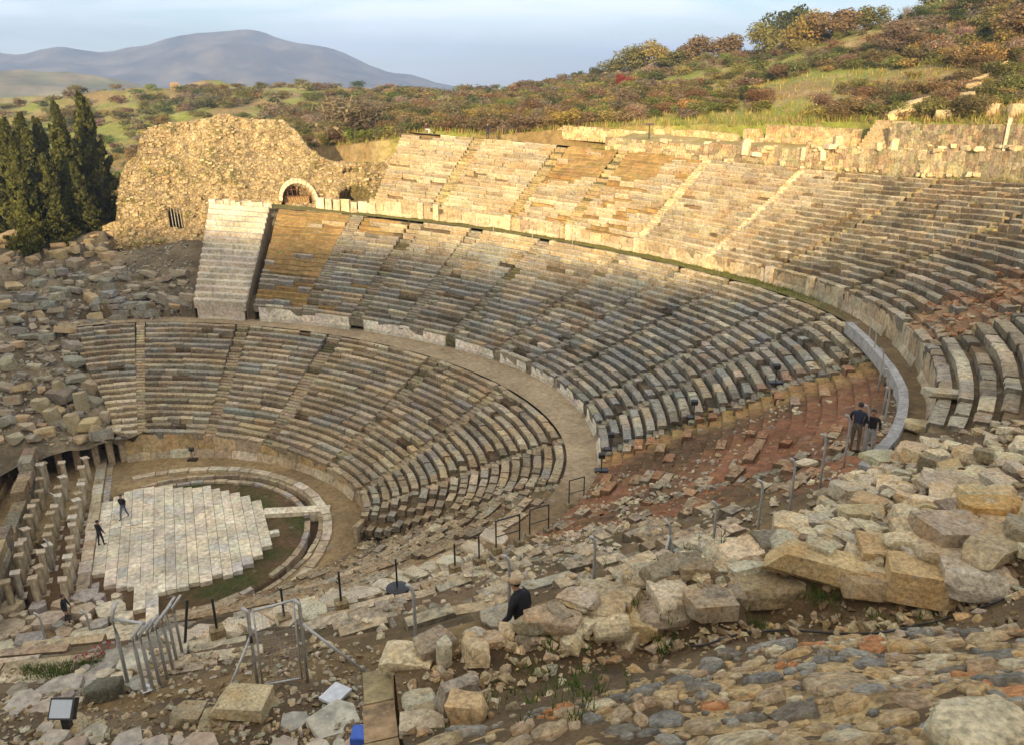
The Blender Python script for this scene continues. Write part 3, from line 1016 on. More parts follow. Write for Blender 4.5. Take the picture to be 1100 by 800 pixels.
# voussoirs of the first arch
for ai, (cu, cv, hw, hh) in enumerate(arches[:1]):
    mb = MB(); n = 13
    for k in range(n):
        a0, a1 = math.pi * k / n + .012, math.pi * (k + 1) / n - .012
        P = []
        for dep in (-.55, .28):
            for a, e in ((a0, 1.0), (a1, 1.0), (a1, 1.2), (a0, 1.2)):
                X = A0 + ed * (cu + math.cos(a) * hw * e) + upv * (cv + math.sin(a) * hh * (e + (.1 if e > 1 else 0))) + nrm * dep; P.append(tuple(X))
        mb.hexa(P, jit((.62, .55, .43), .1))
    part_at(mb, 'voussoir_arch', 'marble', RU, A0)
    mb = MB()
    X = A0 + ed * cu + upv * (cv + hh * .22) - nrm * 1.0
    mb.box(X, (hw * 1.5, .3, hh * .6), (.36, .26, .15), math.atan2(ed[1], ed[0]), .05)
    part_at(mb, 'infill_masonry', 'seat', RU, A0)
    mb = MB()
    for k in range(7):
        uu = cu + hw * (-.85 + 1.7 * k / 6); hh_ = hh * math.sqrt(max(0, 1 - ((uu - cu) / hw) ** 2))
        mb.tube([A0 + ed * uu + upv * (cv) - nrm * .3, A0 + ed * uu + upv * (cv + hh_) - nrm * .3], .035, 6, (.2, .09, .05))
    for z in (.35, .75): mb.tube([A0 + ed * (cu - hw * .9) + upv * (cv + hh * z) - nrm * .3, A0 + ed * (cu + hw * .9) + upv * (cv + hh * z) - nrm * .3], .03, 6, (.2, .09, .05))
    part_at(mb, 'lattice_gate', 'seat', RU, A0)
mb = MB()
for k in range(4):
    uu = win[0] - .45 + .3 * k
    mb.tube([A0 + ed * uu + upv * (win[1] - 1.0) + nrm * -.1, A0 + ed * uu + upv * (win[1] + 1.0) + nrm * -.1], .05, 6, (.30, .32, .34))
part_at(mb, 'window_bars', 'seat', RU, A0)

# ------------------------------------------------------------------ terrain behind the theatre
cols_ = {   # picture column at the horizon: (distance, row)
 -400: [(70, 330), (150, 215), (220, 160), (360, 118), (500, 112), (800, 109)],
 0: [(88, 330), (150, 215), (220, 160), (360, 118), (500, 112), (800, 109)],
 90: [(100, 300), (160, 212), (220, 160), (340, 110), (500, 106), (800, 108)],
 150: [(118, 240), (170, 190), (240, 135), (340, 101), (500, 99), (800, 107)],
 250: [(118, 180), (170, 150), (240, 120), (350, 95), (500, 96), (800, 106)],
 340: [(112, 160), (150, 142), (240, 115), (350, 97), (500, 97), (800, 106)],
 410: [(102, 152), (140, 132), (220, 115), (340, 101), (480, 100), (800, 106)],
 460: [(101, 141), (140, 126), (210, 115), (320, 106), (480, 103), (800, 106)],
 530: [(98, 146), (140, 126), (210, 112), (300, 102), (480, 103), (800, 106)],
 600: [(96, 140), (120, 128), (180, 108), (270, 93), (420, 97), (800, 106)],
 700: [(94, 136), (115, 122), (165, 98), (250, 79), (400, 88), (800, 104)],
 800: [(91, 135), (110, 118), (150, 90), (220, 62), (360, 76), (800, 104)],
 900: [(88, 132), (105, 110), (140, 78), (190, 42), (320, 60), (800, 104)],
 1000: [(84, 132), (100, 104), (130, 64), (175, 20), (300, 40), (800, 104)],
 1100: [(80, 134), (95, 100), (120, 58), (160, 4), (280, 25), (800, 104)],
 1500: [(60, 150), (85, 90), (110, 40), (150, -20), (260, 0), (800, 104)],
}
kx = sorted(cols_)


def ter_rz(px):
    i = max(0, min(len(kx) - 2, sum(1 for k in kx if k <= px) - 1))
    a, b = kx[i], kx[i + 1]; t = max(0, min(1, (px - a) / (b - a))); t = t * t * (3 - 2 * t) * .5 + t * .5
    out = []
    for (r0, y0), (r1, y1) in zip(cols_[a], cols_[b]):
        r, y = r0 + (r1 - r0) * t, y0 + (y1 - y0) * t
        out.append((r, float(at_r(px, y, r)[2])))
    return out


def ter_z(px, r, noise_=True):
    pr = ter_rz(px)
    z = float(np.interp(math.log(r), [math.log(a) for a, _ in pr], [b for _, b in pr]))
    if noise_:
        d = ray(px, 110); k = r / math.hypot(d[0], d[1]); x, y = CAM[0] + d[0] * k, CAM[1] + d[1] * k
        z += fbm(x * .03, y * .03, 4, 5) * min(5, r * .009) * max(0, min(1, (r - 100) / 40))
    return z


def ter_pt(px, r):
    d = ray(px, 110); k = r / math.hypot(d[0], d[1])
    return (CAM[0] + d[0] * k, CAM[1] + d[1] * k, ter_z(px, r))


pxs = np.arange(-420, 1560, 7.0); V = []; C = []
qs = np.linspace(0, 1, 90)
for px in pxs:
    r0 = ter_rz(px)[0][0]
    V.append((*ter_pt(px, r0)[:2], -6.0)); C.append((.2, .17, .1))
    for q in qs:
        r = r0 * (820 / r0) ** q
        p = ter_pt(px, r); V.append(p)
        n = fbm(p[0] * .05, p[1] * .05, 9, 4); n2 = fbm(p[0] * .25, p[1] * .25, 2, 3)
        g = max(0, min(1, .52 + 1.6 * n + .5 * n2 + (.22 if px > 700 and r < 140 else 0) + (.3 if px < 330 and r < 300 else 0)))
        c = lerp((.30, .215, .09), (.24, .27, .05), g)
        if n2 > .33: c = lerp(c, (.40, .31, .16), .6)
        C.append(c)
nvt = len(qs) + 1
# road in the valley on the left
for i, v in enumerate(V):
    pass
me = grid_mesh(V, len(pxs), nvt, C, 'hillside'); me.flip_normals()
MT['grass'] = stone_mat('autumn_grass', fine=1.3, big=.06, bump=1.0, dark=.3, lichen=.0, bdist=.3)
tag(link('hillside', me, MT['grass']), kind='structure')
hill_bvh = BVHTree.FromPolygons([Vector(v) for v in V], [tuple(p.vertices) for p in me.polygons])
# road patch
def drape(px, py, lift=.06):
    h = hill_bvh.ray_cast(Vector(CAM), Vector(ray(px, py)).normalized())
    return None if h[0] is None else h[0] + Vector((0, 0, lift))


rd = []
for (a, b), (c, d) in zip(((86, 244), (92, 238), (100, 232), (108, 227), (120, 222), (134, 218)), ((96, 252), (108, 246), (118, 242), (126, 238), (136, 234), (146, 230))):
    p, q = drape(a, b, .1), drape(c, d, .1)
    if p and q: rd += [p, q]
if len(rd) >= 4:
    me = bpy.data.meshes.new('road'); me.from_pydata([tuple(p) for p in rd], [], [(2 * i, 2 * i + 1, 2 * i + 3, 2 * i + 2) for i in range(len(rd) // 2 - 1)])
    tag(link('road', me, plain('asphalt', (.09, .09, .095), .85, 0, .2, 1.5)), kind='structure')
# plain to the horizon
mb = MB(); n = 64; vs = [(0, 0, -7.5)] + [(14000 * math.cos(2 * math.pi * i / n), 14000 * math.sin(2 * math.pi * i / n), -7.5) for i in range(n)]
mb.add(vs, [(0, i + 1, (i + 1) % n + 1) for i in range(n)], (.13, .14, .06))
tag(mb.build('plain', MT['grass']), kind='structure')


def mountain(name, pts, r, depth, col, ns, na, mat, seed):
    """ridge whose crest follows the skyline, with slopes on both sides"""
    x0, x1 = pts[0][0], pts[-1][0]; nx = 150; nj = 40; V = []; C = []
    for i in range(nx):
        px = x0 + (x1 - x0) * i / (nx - 1); py = float(np.interp(px, [p[0] for p in pts], [p[1] for p in pts]))
        top = at_r(px, py, r)[2]
        for j in range(nj):
            s = -1 + 2 * j / (nj - 1); rr = r + s * depth
            d = ray(px, 105); k = rr / math.hypot(d[0], d[1]); x, y = CAM[0] + d[0] * k, CAM[1] + d[1] * k
            b = max(0, 1 - abs(s)); b = b ** 1.1
            nn_ = fbm(x * ns + seed, y * ns, 1.5, 6)
            rid = 1 - 2 * abs(fbm(x * ns * 1.3 + seed, y * ns * 1.3, 7.5, 5))
            z = -9 + (top + 9) * b + (nn_ * .5 + (rid - .8) * .45) * na * (top + 9) * (b * (1 - b * .93)) * 1.7
            V.append((x, y, z)); g = max(0, min(1, .5 + 1.5 * fbm(x * ns * 3, y * ns * 3, seed, 4)))
            C.append(lerp(col[0], col[1], g))
    me = grid_mesh(V, nx, nj, C, name); me.flip_normals()
    tag(link(name, me, mat), kind='structure')


MT['far'] = stone_mat('far_slopes', fine=.012, big=.003, bump=.0, dark=.25, lichen=.1)
mountain('mountain', [(-700, 90), (-400, 62), (-200, 52), (-60, 50), (0, 54), (30, 58), (55, 51), (75, 48), (95, 51), (112, 54), (135, 51), (160, 46), (200, 38), (230, 35.5), (252, 33.5), (262, 31), (275, 30), (288, 31), (300, 36), (318, 42), (338, 44), (355, 46), (375, 55), (398, 68), (420, 78), (445, 80), (468, 88), (488, 92), (512, 96), (550, 100), (620, 107)], 3600, 1100, ((.07, .07, .055), (.17, .15, .11)), .0024, .5, MT['far'], 3.0)
mountain('far_hill', [(-700, 95), (-300, 70), (-100, 76), (0, 75), (25, 74), (52, 76), (80, 76), (105, 79), (130, 84), (150, 89), (165, 93), (185, 97), (215, 101), (300, 106)], 1500, 420, ((.16, .17, .07), (.26, .22, .13)), .005, .5, MT['far'], 9.0)
# ------------------------------------------------------------------ walls and terrace above the upper tier
EW = H['E']
def zc(c, dz):
    q = c.copy(); q[9] += dz; return q


UW = empty('terrace_wall'); tag(UW, 'low stone wall along the top of the upper tier carrying marble fragments', 'wall')
mb = MB()
for (a, b, h) in ((-50, -1.5, 1.95), (-1.5, 9, 1.5), (9, 19, 1.2)):
    nr = 4
    for k in range(nr):
        wall_plates(mb, zc(EW, -.2 + k * h / nr), zc(EW, (k + 1) * h / nr), rad(a), rad(b), (.35, .95), .5, lambda f: jit(R_.choice([(.44, .38, .28), (.4, .34, .25), (.5, .44, .34), (.33, .28, .22)]), .26), hj=.05, gap=.03, zlo=.1)
mb.build('rubble_courses', MT['seat'], UW)
EP = H['E'].copy(); EP[0] += .3; EQ = H['E'].copy(); EQ[0] += 7.5
strip('upper_terrace', zc(EP, 1.0), zc(EQ, 1.45), rad(-55), rad(19), lambda f, t: lerp((.40, .32, .19), (.28, .26, .10), max(0, min(1, .4 + fbm(f * 60, t * 3, 2)))), MT['earth'], n=8, bumpy=.25)
strip('crest_ground', H['E'], zc(EQ, -1.2), rad(18.6), rad(38), lambda f, t: lerp((.40, .32, .20), (.24, .23, .08), max(0, min(1, -.3 + 1.5 * t + fbm(f * 60, t * 3, 2)))), MT['earth'], n=8, bumpy=.25)
BW = H['E'].copy(); BW[0] += 6.6
B1 = empty('boundary_wall'); tag(B1, 'tall grey rubble wall at the foot of the green hill on the right', 'wall')
mb = MB()
for (a, b, h) in ((-52, -5.5, 2.2), (-2.2, 7, 1.6)):
    nr = 8
    for k in range(nr):
        wall_plates(mb, zc(BW, 1.3 + k * h / nr), zc(BW, 1.5 + (k + 1) * h / nr), rad(a), rad(b), (.25, .7), .6, lambda f: jit(R_.choice([(.38, .33, .26), (.34, .3, .24), (.44, .38, .29), (.28, .25, .2)] if f < rad(-4) else [(.5, .42, .3), (.44, .36, .26)]), .28), hj=.05, gap=.03, zlo=.1)
for k in range(8):   # stair through the wall
    c0 = BW.copy(); c0[0] += k * .35
    wall_plates(mb, zc(c0, 1.3), zc(c0, 1.6 + k * .32), rad(-5.5), rad(-2.2), (.8, 1.2), .5, lambda f: jit((.42, .36, .27), .1), hj=.02)
mb.build('rubble_courses', MT['seat'], B1)
B2 = empty('boundary_wall'); tag(B2, 'broken sunlit tan rubble wall with gaps at the foot of the hill left of the tall grey wall', 'wall')
mb = MB()
for (a, b, z0, h) in ((7, 9.1, .8, 1.6), (9.15, 15.6, .7, 1.15), (15.7, 17.2, .5, 1.3), (17.25, 26.5, .1, 1.3)):
    nr = 6
    for k in range(nr):
        e0, e1 = (.25 * k if a > 17 else 0), (0.12 * k)
        wall_plates(mb, zc(BW, z0 + k * h / nr), zc(BW, z0 + .2 + (k + 1) * h / nr), rad(a + e1), rad(b - e0), (.25, .75), .6, lambda f: jit(R_.choice([(.54, .46, .33), (.5, .4, .27), (.58, .5, .38)]), .24), hj=.06, gap=.03, zlo=.1)
mb.build('rubble_courses', MT['seat'], B2)


# ------------------------------------------------------------------ rocks
def rock_mesh(name, seed, planes, sub=7, rough=.05, boxy=.9):
    rr = random.Random(seed)
    bm = bmesh.new(); bmesh.ops.create_cube(bm, size=2.0)
    bmesh.ops.subdivide_edges(bm, edges=bm.edges[:], cuts=sub + 2, use_grid_fill=True)
    PL_ = []
    for _ in range(planes):
        n = Vector((rr.gauss(0, 1), rr.gauss(0, 1), rr.gauss(0, .8))).normalized()
        sup = abs(n.x) + abs(n.y) + abs(n.z)
        PL_.append((n, sup * rr.uniform(.6, .84)))
    o = Vector((rr.uniform(0, 50), rr.uniform(0, 50), rr.uniform(0, 50)))
    for v in bm.verts:
        p = v.co.copy()
        L = (abs(p.x) ** 9 + abs(p.y) ** 9 + abs(p.z) ** 9) ** (1 / 9)
        p = p * (boxy + (1 - boxy) / max(L, .01)) / (1 + (1 - boxy) * 0) 
        q = p.normalized() * 1.15
        p = p.lerp(q, (1 - boxy) * .9)
        for n, d in PL_:
            e = p.dot(n) - d
            if e > 0: p = p - n * e * .97
        p += p.normalized() * (mnoise.fractal(p * 1.3 + o, 1, 2, 4) * rough * .8 + mnoise.noise(p * 4 + o) * rough * .6 + mnoise.noise(p * 10 + o) * rough * .5)
        v.co = p
    zmin = min(v.co.z for v in bm.verts); zmax = max(v.co.z for v in bm.verts)
    xm = max(abs(v.co.x) for v in bm.verts); ym = max(abs(v.co.y) for v in bm.verts)
    for v in bm.verts: v.co = Vector((v.co.x / xm / 2, v.co.y / ym / 2, (v.co.z - zmin) / (zmax - zmin)))
    me = bpy.data.meshes.new(name); bm.to_mesh(me); bm.free()
    me.polygons.foreach_set('use_smooth', [True] * len(me.polygons))
    if hasattr(me, 'set_sharp_from_angle'): me.set_sharp_from_angle(angle=rad(17))
    me.materials.append(MT['rock']); return me


RK = {'block': [rock_mesh('stone_block', 10 + k, 3 + k % 3, 7, .03, .98) for k in range(6)],
      'broken': [rock_mesh('broken_block', 40 + k, 7 + k % 4, 7, .06, .985) for k in range(8)],
      'slab': [rock_mesh('stone_slab', 70 + k, 6 + k % 3, 7, .05, .99) for k in range(6)],
      'boulder': [rock_mesh('boulder', 100 + k, 6, 7, .09, .5) for k in range(4)]}
bd = bmesh.new()
bmesh.ops.create_cone(bd, cap_ends=True, segments=20, radius1=.5, radius2=.5, depth=1); bmesh.ops.translate(bd, vec=(0, 0, .5), verts=bd.verts)
bmesh.ops.bevel(bd, geom=[e for e in bd.edges if e.calc_face_angle(0) > 1], offset=.04, segments=2, affect='EDGES')
for v in bd.verts: v.co += Vector((mnoise.noise(v.co * 4), mnoise.noise(v.co * 4 + Vector((5, 0, 0))), 0)) * .03
dm = bpy.data.meshes.new('column_drum'); bd.to_mesh(dm); bd.free(); dm.materials.append(MT['rock'])


def rock(kind, loc, dims, rz=0.0, rx=0.0, ry=0.0, col=(.4, .36, .3), label=None, group=None, name=None, sink=.12, cat='stone block'):
    me = dm if kind == 'drum' else R_.choice(RK[kind])
    o = bpy.data.objects.new(name or {'block': 'stone_block', 'broken': 'stone_block', 'slab': 'stone_slab', 'boulder': 'boulder', 'drum': 'column_drum'}[kind], me)
    COL.objects.link(o)
    o.scale = dims; o.rotation_euler = (rx, ry, rz); o.location = (loc[0], loc[1], loc[2] - dims[2] * sink)
    o.color = (*jit(col, .1, .04), 1)
    return tag(o, label, cat, group)


# ------------------------------------------------------------------ near end of the upper tier: ruined bank at the camera's feet
FG = px3([(400, 715, 21.0), (440, 795, 21.3), (480, 700, 21.0), (560, 672, 21.2), (620, 655, 21.3), (700, 625, 21.2), (700, 603, 20.6), (780, 620, 21.5), (870, 600, 21.5), (990, 610, 21.7), (1095, 590, 22.1),
          (480, 760, 21.2), (560, 730, 21.0), (650, 700, 20.9), (720, 682, 20.9), (800, 660, 21.0), (870, 652, 21.1), (1000, 655, 21.4), (1095, 640, 21.9), (620, 765, 22.1), (720, 725, 21.9), (800, 700, 21.7), (900, 690, 21.8), (1000, 685, 22.0),
          (1095, 685, 22.4), (850, 790, 23.0), (1095, 790, 23.7), (600, 795, 22.4), (470, 795, 21.7), (850, 565, 19.9), (800, 585, 20.3), (900, 530, 19.6), (960, 530, 20.4), (1060, 545, 21.4), (1000, 485, 19.2), (1095, 470, 19.8), (930, 515, 18.7)])
for f in (-66, -71, -76):
    for t in (.1, .3, .55, .9):
        FG.append(rp(cm('Dtop', 'E', t), rad(f)))
for x, y, z in ((-9.4, -49.9, 25.25), (-9.2, -52.5, 25.3), (-4, -52.5, 25.0), (3, -53, 24.8), (10, -52, 24.5), (-7.4, -47.6, 23.2)): FG.append((x, y, z))
zfg = rbf(FG)


def sfront(F):
    return float(np.interp(F, [-108.5, -107.4, -106.1, -105, -103.5, -101, -98, -94, -90, -85, -78, -66], [.235, .245, .255, .26, .24, .18, .15, .12, .07, .03, .0, -.02]))


def zf(x, y): return float(zfg(x, y)) + fbm(x * 1.2, y * 1.2, 4, 4) * .10 + fbm(x * 4, y * 4, 8, 3) * .03


FGV = []; C = []; fgF = np.linspace(-108.5, -72.7, 150); fgS = np.r_[-1, np.linspace(0, 1, 75)]
for F in fgF:
    for k, s in enumerate(fgS):
        sf = sfront(F); t = sf if s < 0 else sf + (1.12 - sf) * s
        c = cm('Dtop', 'E', t); p = rp(c, rad(F))
        wob = .25 * fbm(F * .8, t * 3, 4)
        if s < 0: FGV.append((*rp(c, rad(F), 0, -.25)[:2], rz_(H['Din'], rad(F)) - .5)); C.append((.10, .075, .05)); continue
        z = zf(p[0], p[1])
        FGV.append((p[0], p[1], z))
        n = fbm(p[0] * .9, p[1] * .9, 8, 4)
        C.append(lerp((.085, .06, .036), (.16, .115, .072), max(0, min(1, .5 + n))))
me = grid_mesh(FGV, len(fgF), len(fgS), C, 'ruined_bank'); me.flip_normals()
MT['dirt'] = stone_mat('dark_soil_with_grit', fine=22.0, big=1.2, bump=1.0, dark=.35, lichen=.18, bdist=.02)
tag(link('ruined_bank', me, MT['dirt']), kind='structure')
fg_bvh = BVHTree.FromPolygons([Vector(v) for v in FGV], [tuple(p.vertices) for p in me.polygons])

# general surface finder (tiers, walkways, terrain)
dg = None
surf = []


def add_surface(o):
    me = o.data; mw = o.matrix_world
    surf.append(BVHTree.FromPolygons([mw @ v.co for v in me.vertices], [tuple(p.vertices) for p in me.polygons]))


bpy.context.view_layer.update()
for o in list(bpy.data.objects):
    if o.type == 'MESH' and (o.name.split('.')[0] in ('ruined_bank', 'upper_walkway', 'lower_walkway', 'seating_wedge', 'stairway', 'orchestra_floor', 'rubble_slope', 'hillside', 'paved_platform', 'upper_terrace', 'crest_ground', 'rubble_courses', 'podium_wall')): add_surface(o)


def hit(px, py):
    d = Vector(ray(px, py)).normalized(); best = None
    for t in surf:
        h = t.ray_cast(Vector(CAM), d)
        if h[0] is not None and (best is None or h[3] < best[3]): best = h
    if best is None and py > 125:
        q = onz(px, py, 16.5); best = (Vector(q), Vector((0, 0, 1)), 0, float(np.linalg.norm(q - CAM))); print('MISS', px, py)
    return best


def ground(x, y, z0=60):
    best = None
    for t in surf:
        h = t.ray_cast(Vector((x, y, z0)), Vector((0, 0, -1)))
        if h[0] is not None and (best is None or h[0].z > best): best = h[0].z
    return best if best is not None else 0.0


def on(px, py): return hit(px, py)[0]


# retaining face on the near end of the bank (left side)
mb = MB()
for k in range(10):
    t = .24 + k * .05
    P = [rp(cm('Dtop', 'E', t), rad(-108.55)), rp(cm('Dtop', 'E', t + .048), rad(-108.55))]
    zt = [float(zfg(p[0], p[1])) - .12 for p in P]
    dx, dy = P[1][0] - P[0][0], P[1][1] - P[0][1]; L = math.hypot(dx, dy); nx_, ny_ = dy / L, -dx / L
    if nx_ > 0: nx_, ny_ = -nx_, -ny_
    for z0, z1 in ((16.8, 18.6), (18.62, 19.9), (19.92, None)):
        a, b = P; e = R_.uniform(.0, .05)
        q0, q1 = (z1, z1) if z1 else zt
        mb.hexa([(a[0], a[1], z0), (b[0], b[1], z0), (b[0] + nx_ * (.3 + e), b[1] + ny_ * (.3 + e), z0), (a[0] + nx_ * (.3 + e), a[1] + ny_ * (.3 + e), z0),
                 (a[0], a[1], q0), (b[0], b[1], q1), (b[0] + nx_ * (.3 + e), b[1] + ny_ * (.3 + e), q1 - .02), (a[0] + nx_ * (.3 + e), a[1] + ny_ * (.3 + e), q0 - .02)], jit((.34, .28, .2), .12))
tag(mb.build('retaining_face', MT['seat']), 'stained vertical masonry face at the broken near end of the ruined bank', 'wall')

# rubble masonry of rounded field stones set in sandy mortar
SUR = Vector((RGT[0], RGT[1], 0)).normalized()
mb = MB()
FPAL = [(.27, .275, .285), (.19, .195, .205), (.42, .345, .245), (.46, .35, .215), (.42, .22, .12), (.36, .30, .235), (.5, .46, .37), (.37, .29, .225), (.17, .16, .15)]
FW = [3.8, 2.6, 3.2, 2, 1.2, 2.8, 1.8, 2.2, 1.6]


def cobble(mb, c, n, la, lb, h, ang, col):
    t1 = (SUR - n * SUR.dot(n)).normalized(); t2 = n.cross(t1)
    a1 = t1 * math.cos(ang) + t2 * math.sin(ang); a2 = n.cross(a1)
    nc = R_.randint(5, 7); k = nc * 3; sd = R_.uniform(0, 99); a0 = R_.uniform(0, 6.28)
    an = sorted(a0 + 6.2832 * (i + R_.uniform(-.33, .33)) / nc for i in range(nc)); cr = [R_.uniform(.8, 1.12) for _ in range(nc)]
    out = []
    for i in range(nc):
        p0 = Vector((math.cos(an[i]) * cr[i], math.sin(an[i]) * cr[i])); j = (i + 1) % nc; p1 = Vector((math.cos(an[j]) * cr[j], math.sin(an[j]) * cr[j]))
        for q in (0.08, .36, .68):
            w = p0.lerp(p1, q); w *= 1 + .09 * mnoise.noise(Vector((w.x * 5, w.y * 5, sd))); out.append(w)
    vs = []
    tl = (R_.uniform(-.35, .35) * h / la, R_.uniform(-.35, .35) * h / lb)
    for sc_, hh in ((1.06, -1.2), (1.0, .35), (.93, .82), (.66, 1.0), (.33, 1.04)):
        for i in range(k):
            x, y = out[i].x * sc_ * la, out[i].y * sc_ * lb
            rg = (mnoise.noise(Vector((x * 14, y * 14, sd))) * .4 + mnoise.noise(Vector((x * 38, y * 38, sd))) * .3) * h
            z = hh * h + (x * tl[0] + y * tl[1]) * (hh > 0) + rg * (hh > .3)
            vs.append(c + a1 * x + a2 * y + n * z)
    vs.append(c + n * (h * 1.04))
    fs = [(j * k + i, j * k + (i + 1) % k, (j + 1) * k + (i + 1) % k, (j + 1) * k + i) for j in range(4) for i in range(k)] + [(4 * k + i, 4 * k + (i + 1) % k, 5 * k) for i in range(k)]
    mb.add(vs, fs, [jit(col, .07, .03) for _ in fs])


placed = []
for i in range(14000):
    F = R_.uniform(-108.3, -90); t = R_.uniform(.40, .84)
    p = rp(cm('Dtop', 'E', t), rad(F))
    X = np.array([p[0], p[1], float(zfg(p[0], p[1]))]); d = X - CAM; w = d @ FWD
    if w < 1.3: continue
    px, py = 550 + FPX * (d @ RGT) / w, 400 - FPX * (d @ UPV) / w
    lim = np.interp(px, [430, 560, 640, 760, 900, 1000, 1100], [790, 748, 722, 700, 688, 680, 672])
    if not (380 < px < 1180 and lim < py < 880): continue
    big = R_.random() < .3
    la = R_.uniform(.10, .17) * (1.55 if big else 1) if i < 4000 else R_.uniform(.035, .085); lb = la * R_.uniform(.8, 1.35)
    if any(((X[0] - q[0]) ** 2 + (X[1] - q[1]) ** 2) ** .5 < (la + lb) * .38 + q[2] * .38 for q in placed): continue
    h = fg_bvh.ray_cast(Vector((p[0], p[1], 40)), Vector((0, 0, -1)))
    if h[0] is None: continue
    placed.append((X[0], X[1], la + lb))
    soil = np.interp(px, [430, 620, 760], [.85, .6, 0])
    if R_.random() < soil * .45: continue
    cobble(mb, h[0], h[1] if h[1].z > 0 else -h[1], la, lb, R_.uniform(.02, .042) * (.6 + la * 4), R_.gauss(0, .3), R_.choices(FPAL, FW)[0])
st_ = mb.build('rubble_masonry', MT['cobble'], None, False); tag(st_, 'mixed grey tan and rust field stones bedded in sandy mortar in the near corner', 'rubble masonry', None, 'stuff')
# sandy mortar skin below the stones
V = []; C = []
gf = np.linspace(-108.4, -88, 190); gs = np.linspace(.36, .9, 110)
for F in gf:
    for t in gs:
        p = rp(cm('Dtop', 'E', t), rad(F)); z = zf(p[0], p[1]); X = np.array([p[0], p[1], z]); d = X - CAM; w = max(.5, d @ FWD)
        px, py = 550 + FPX * (d @ RGT) / w, 400 - FPX * (d @ UPV) / w
        lim = np.interp(px, [430, 560, 640, 760, 900, 1000, 1100], [800, 765, 735, 705, 692, 684, 676])
        n = fbm(p[0] * 2, p[1] * 2, 1, 4)
        k = max(-1, min(1, (py - lim) / 18 + n * 1.6)) if d @ FWD > .6 else 1
        k *= float(np.interp(px, [600, 760], [.55, 1]))
        V.append((p[0], p[1], z - .026 + .03 * k + fbm(p[0] * 7, p[1] * 7, 6, 4) * .012))
        C.append(lerp((.24, .18, .11), (.46, .36, .22), max(0, min(1, .5 + n + .25 * k))))
me = grid_mesh(V, len(gf), len(gs), C, 'mortar_bed'); me.flip_normals(); tag(link('mortar_bed', me, MT['mortar']), kind='structure')
surf.append(BVHTree.FromPolygons([Vector(v) for v in V], [tuple(p.vertices) for p in me.polygons]))

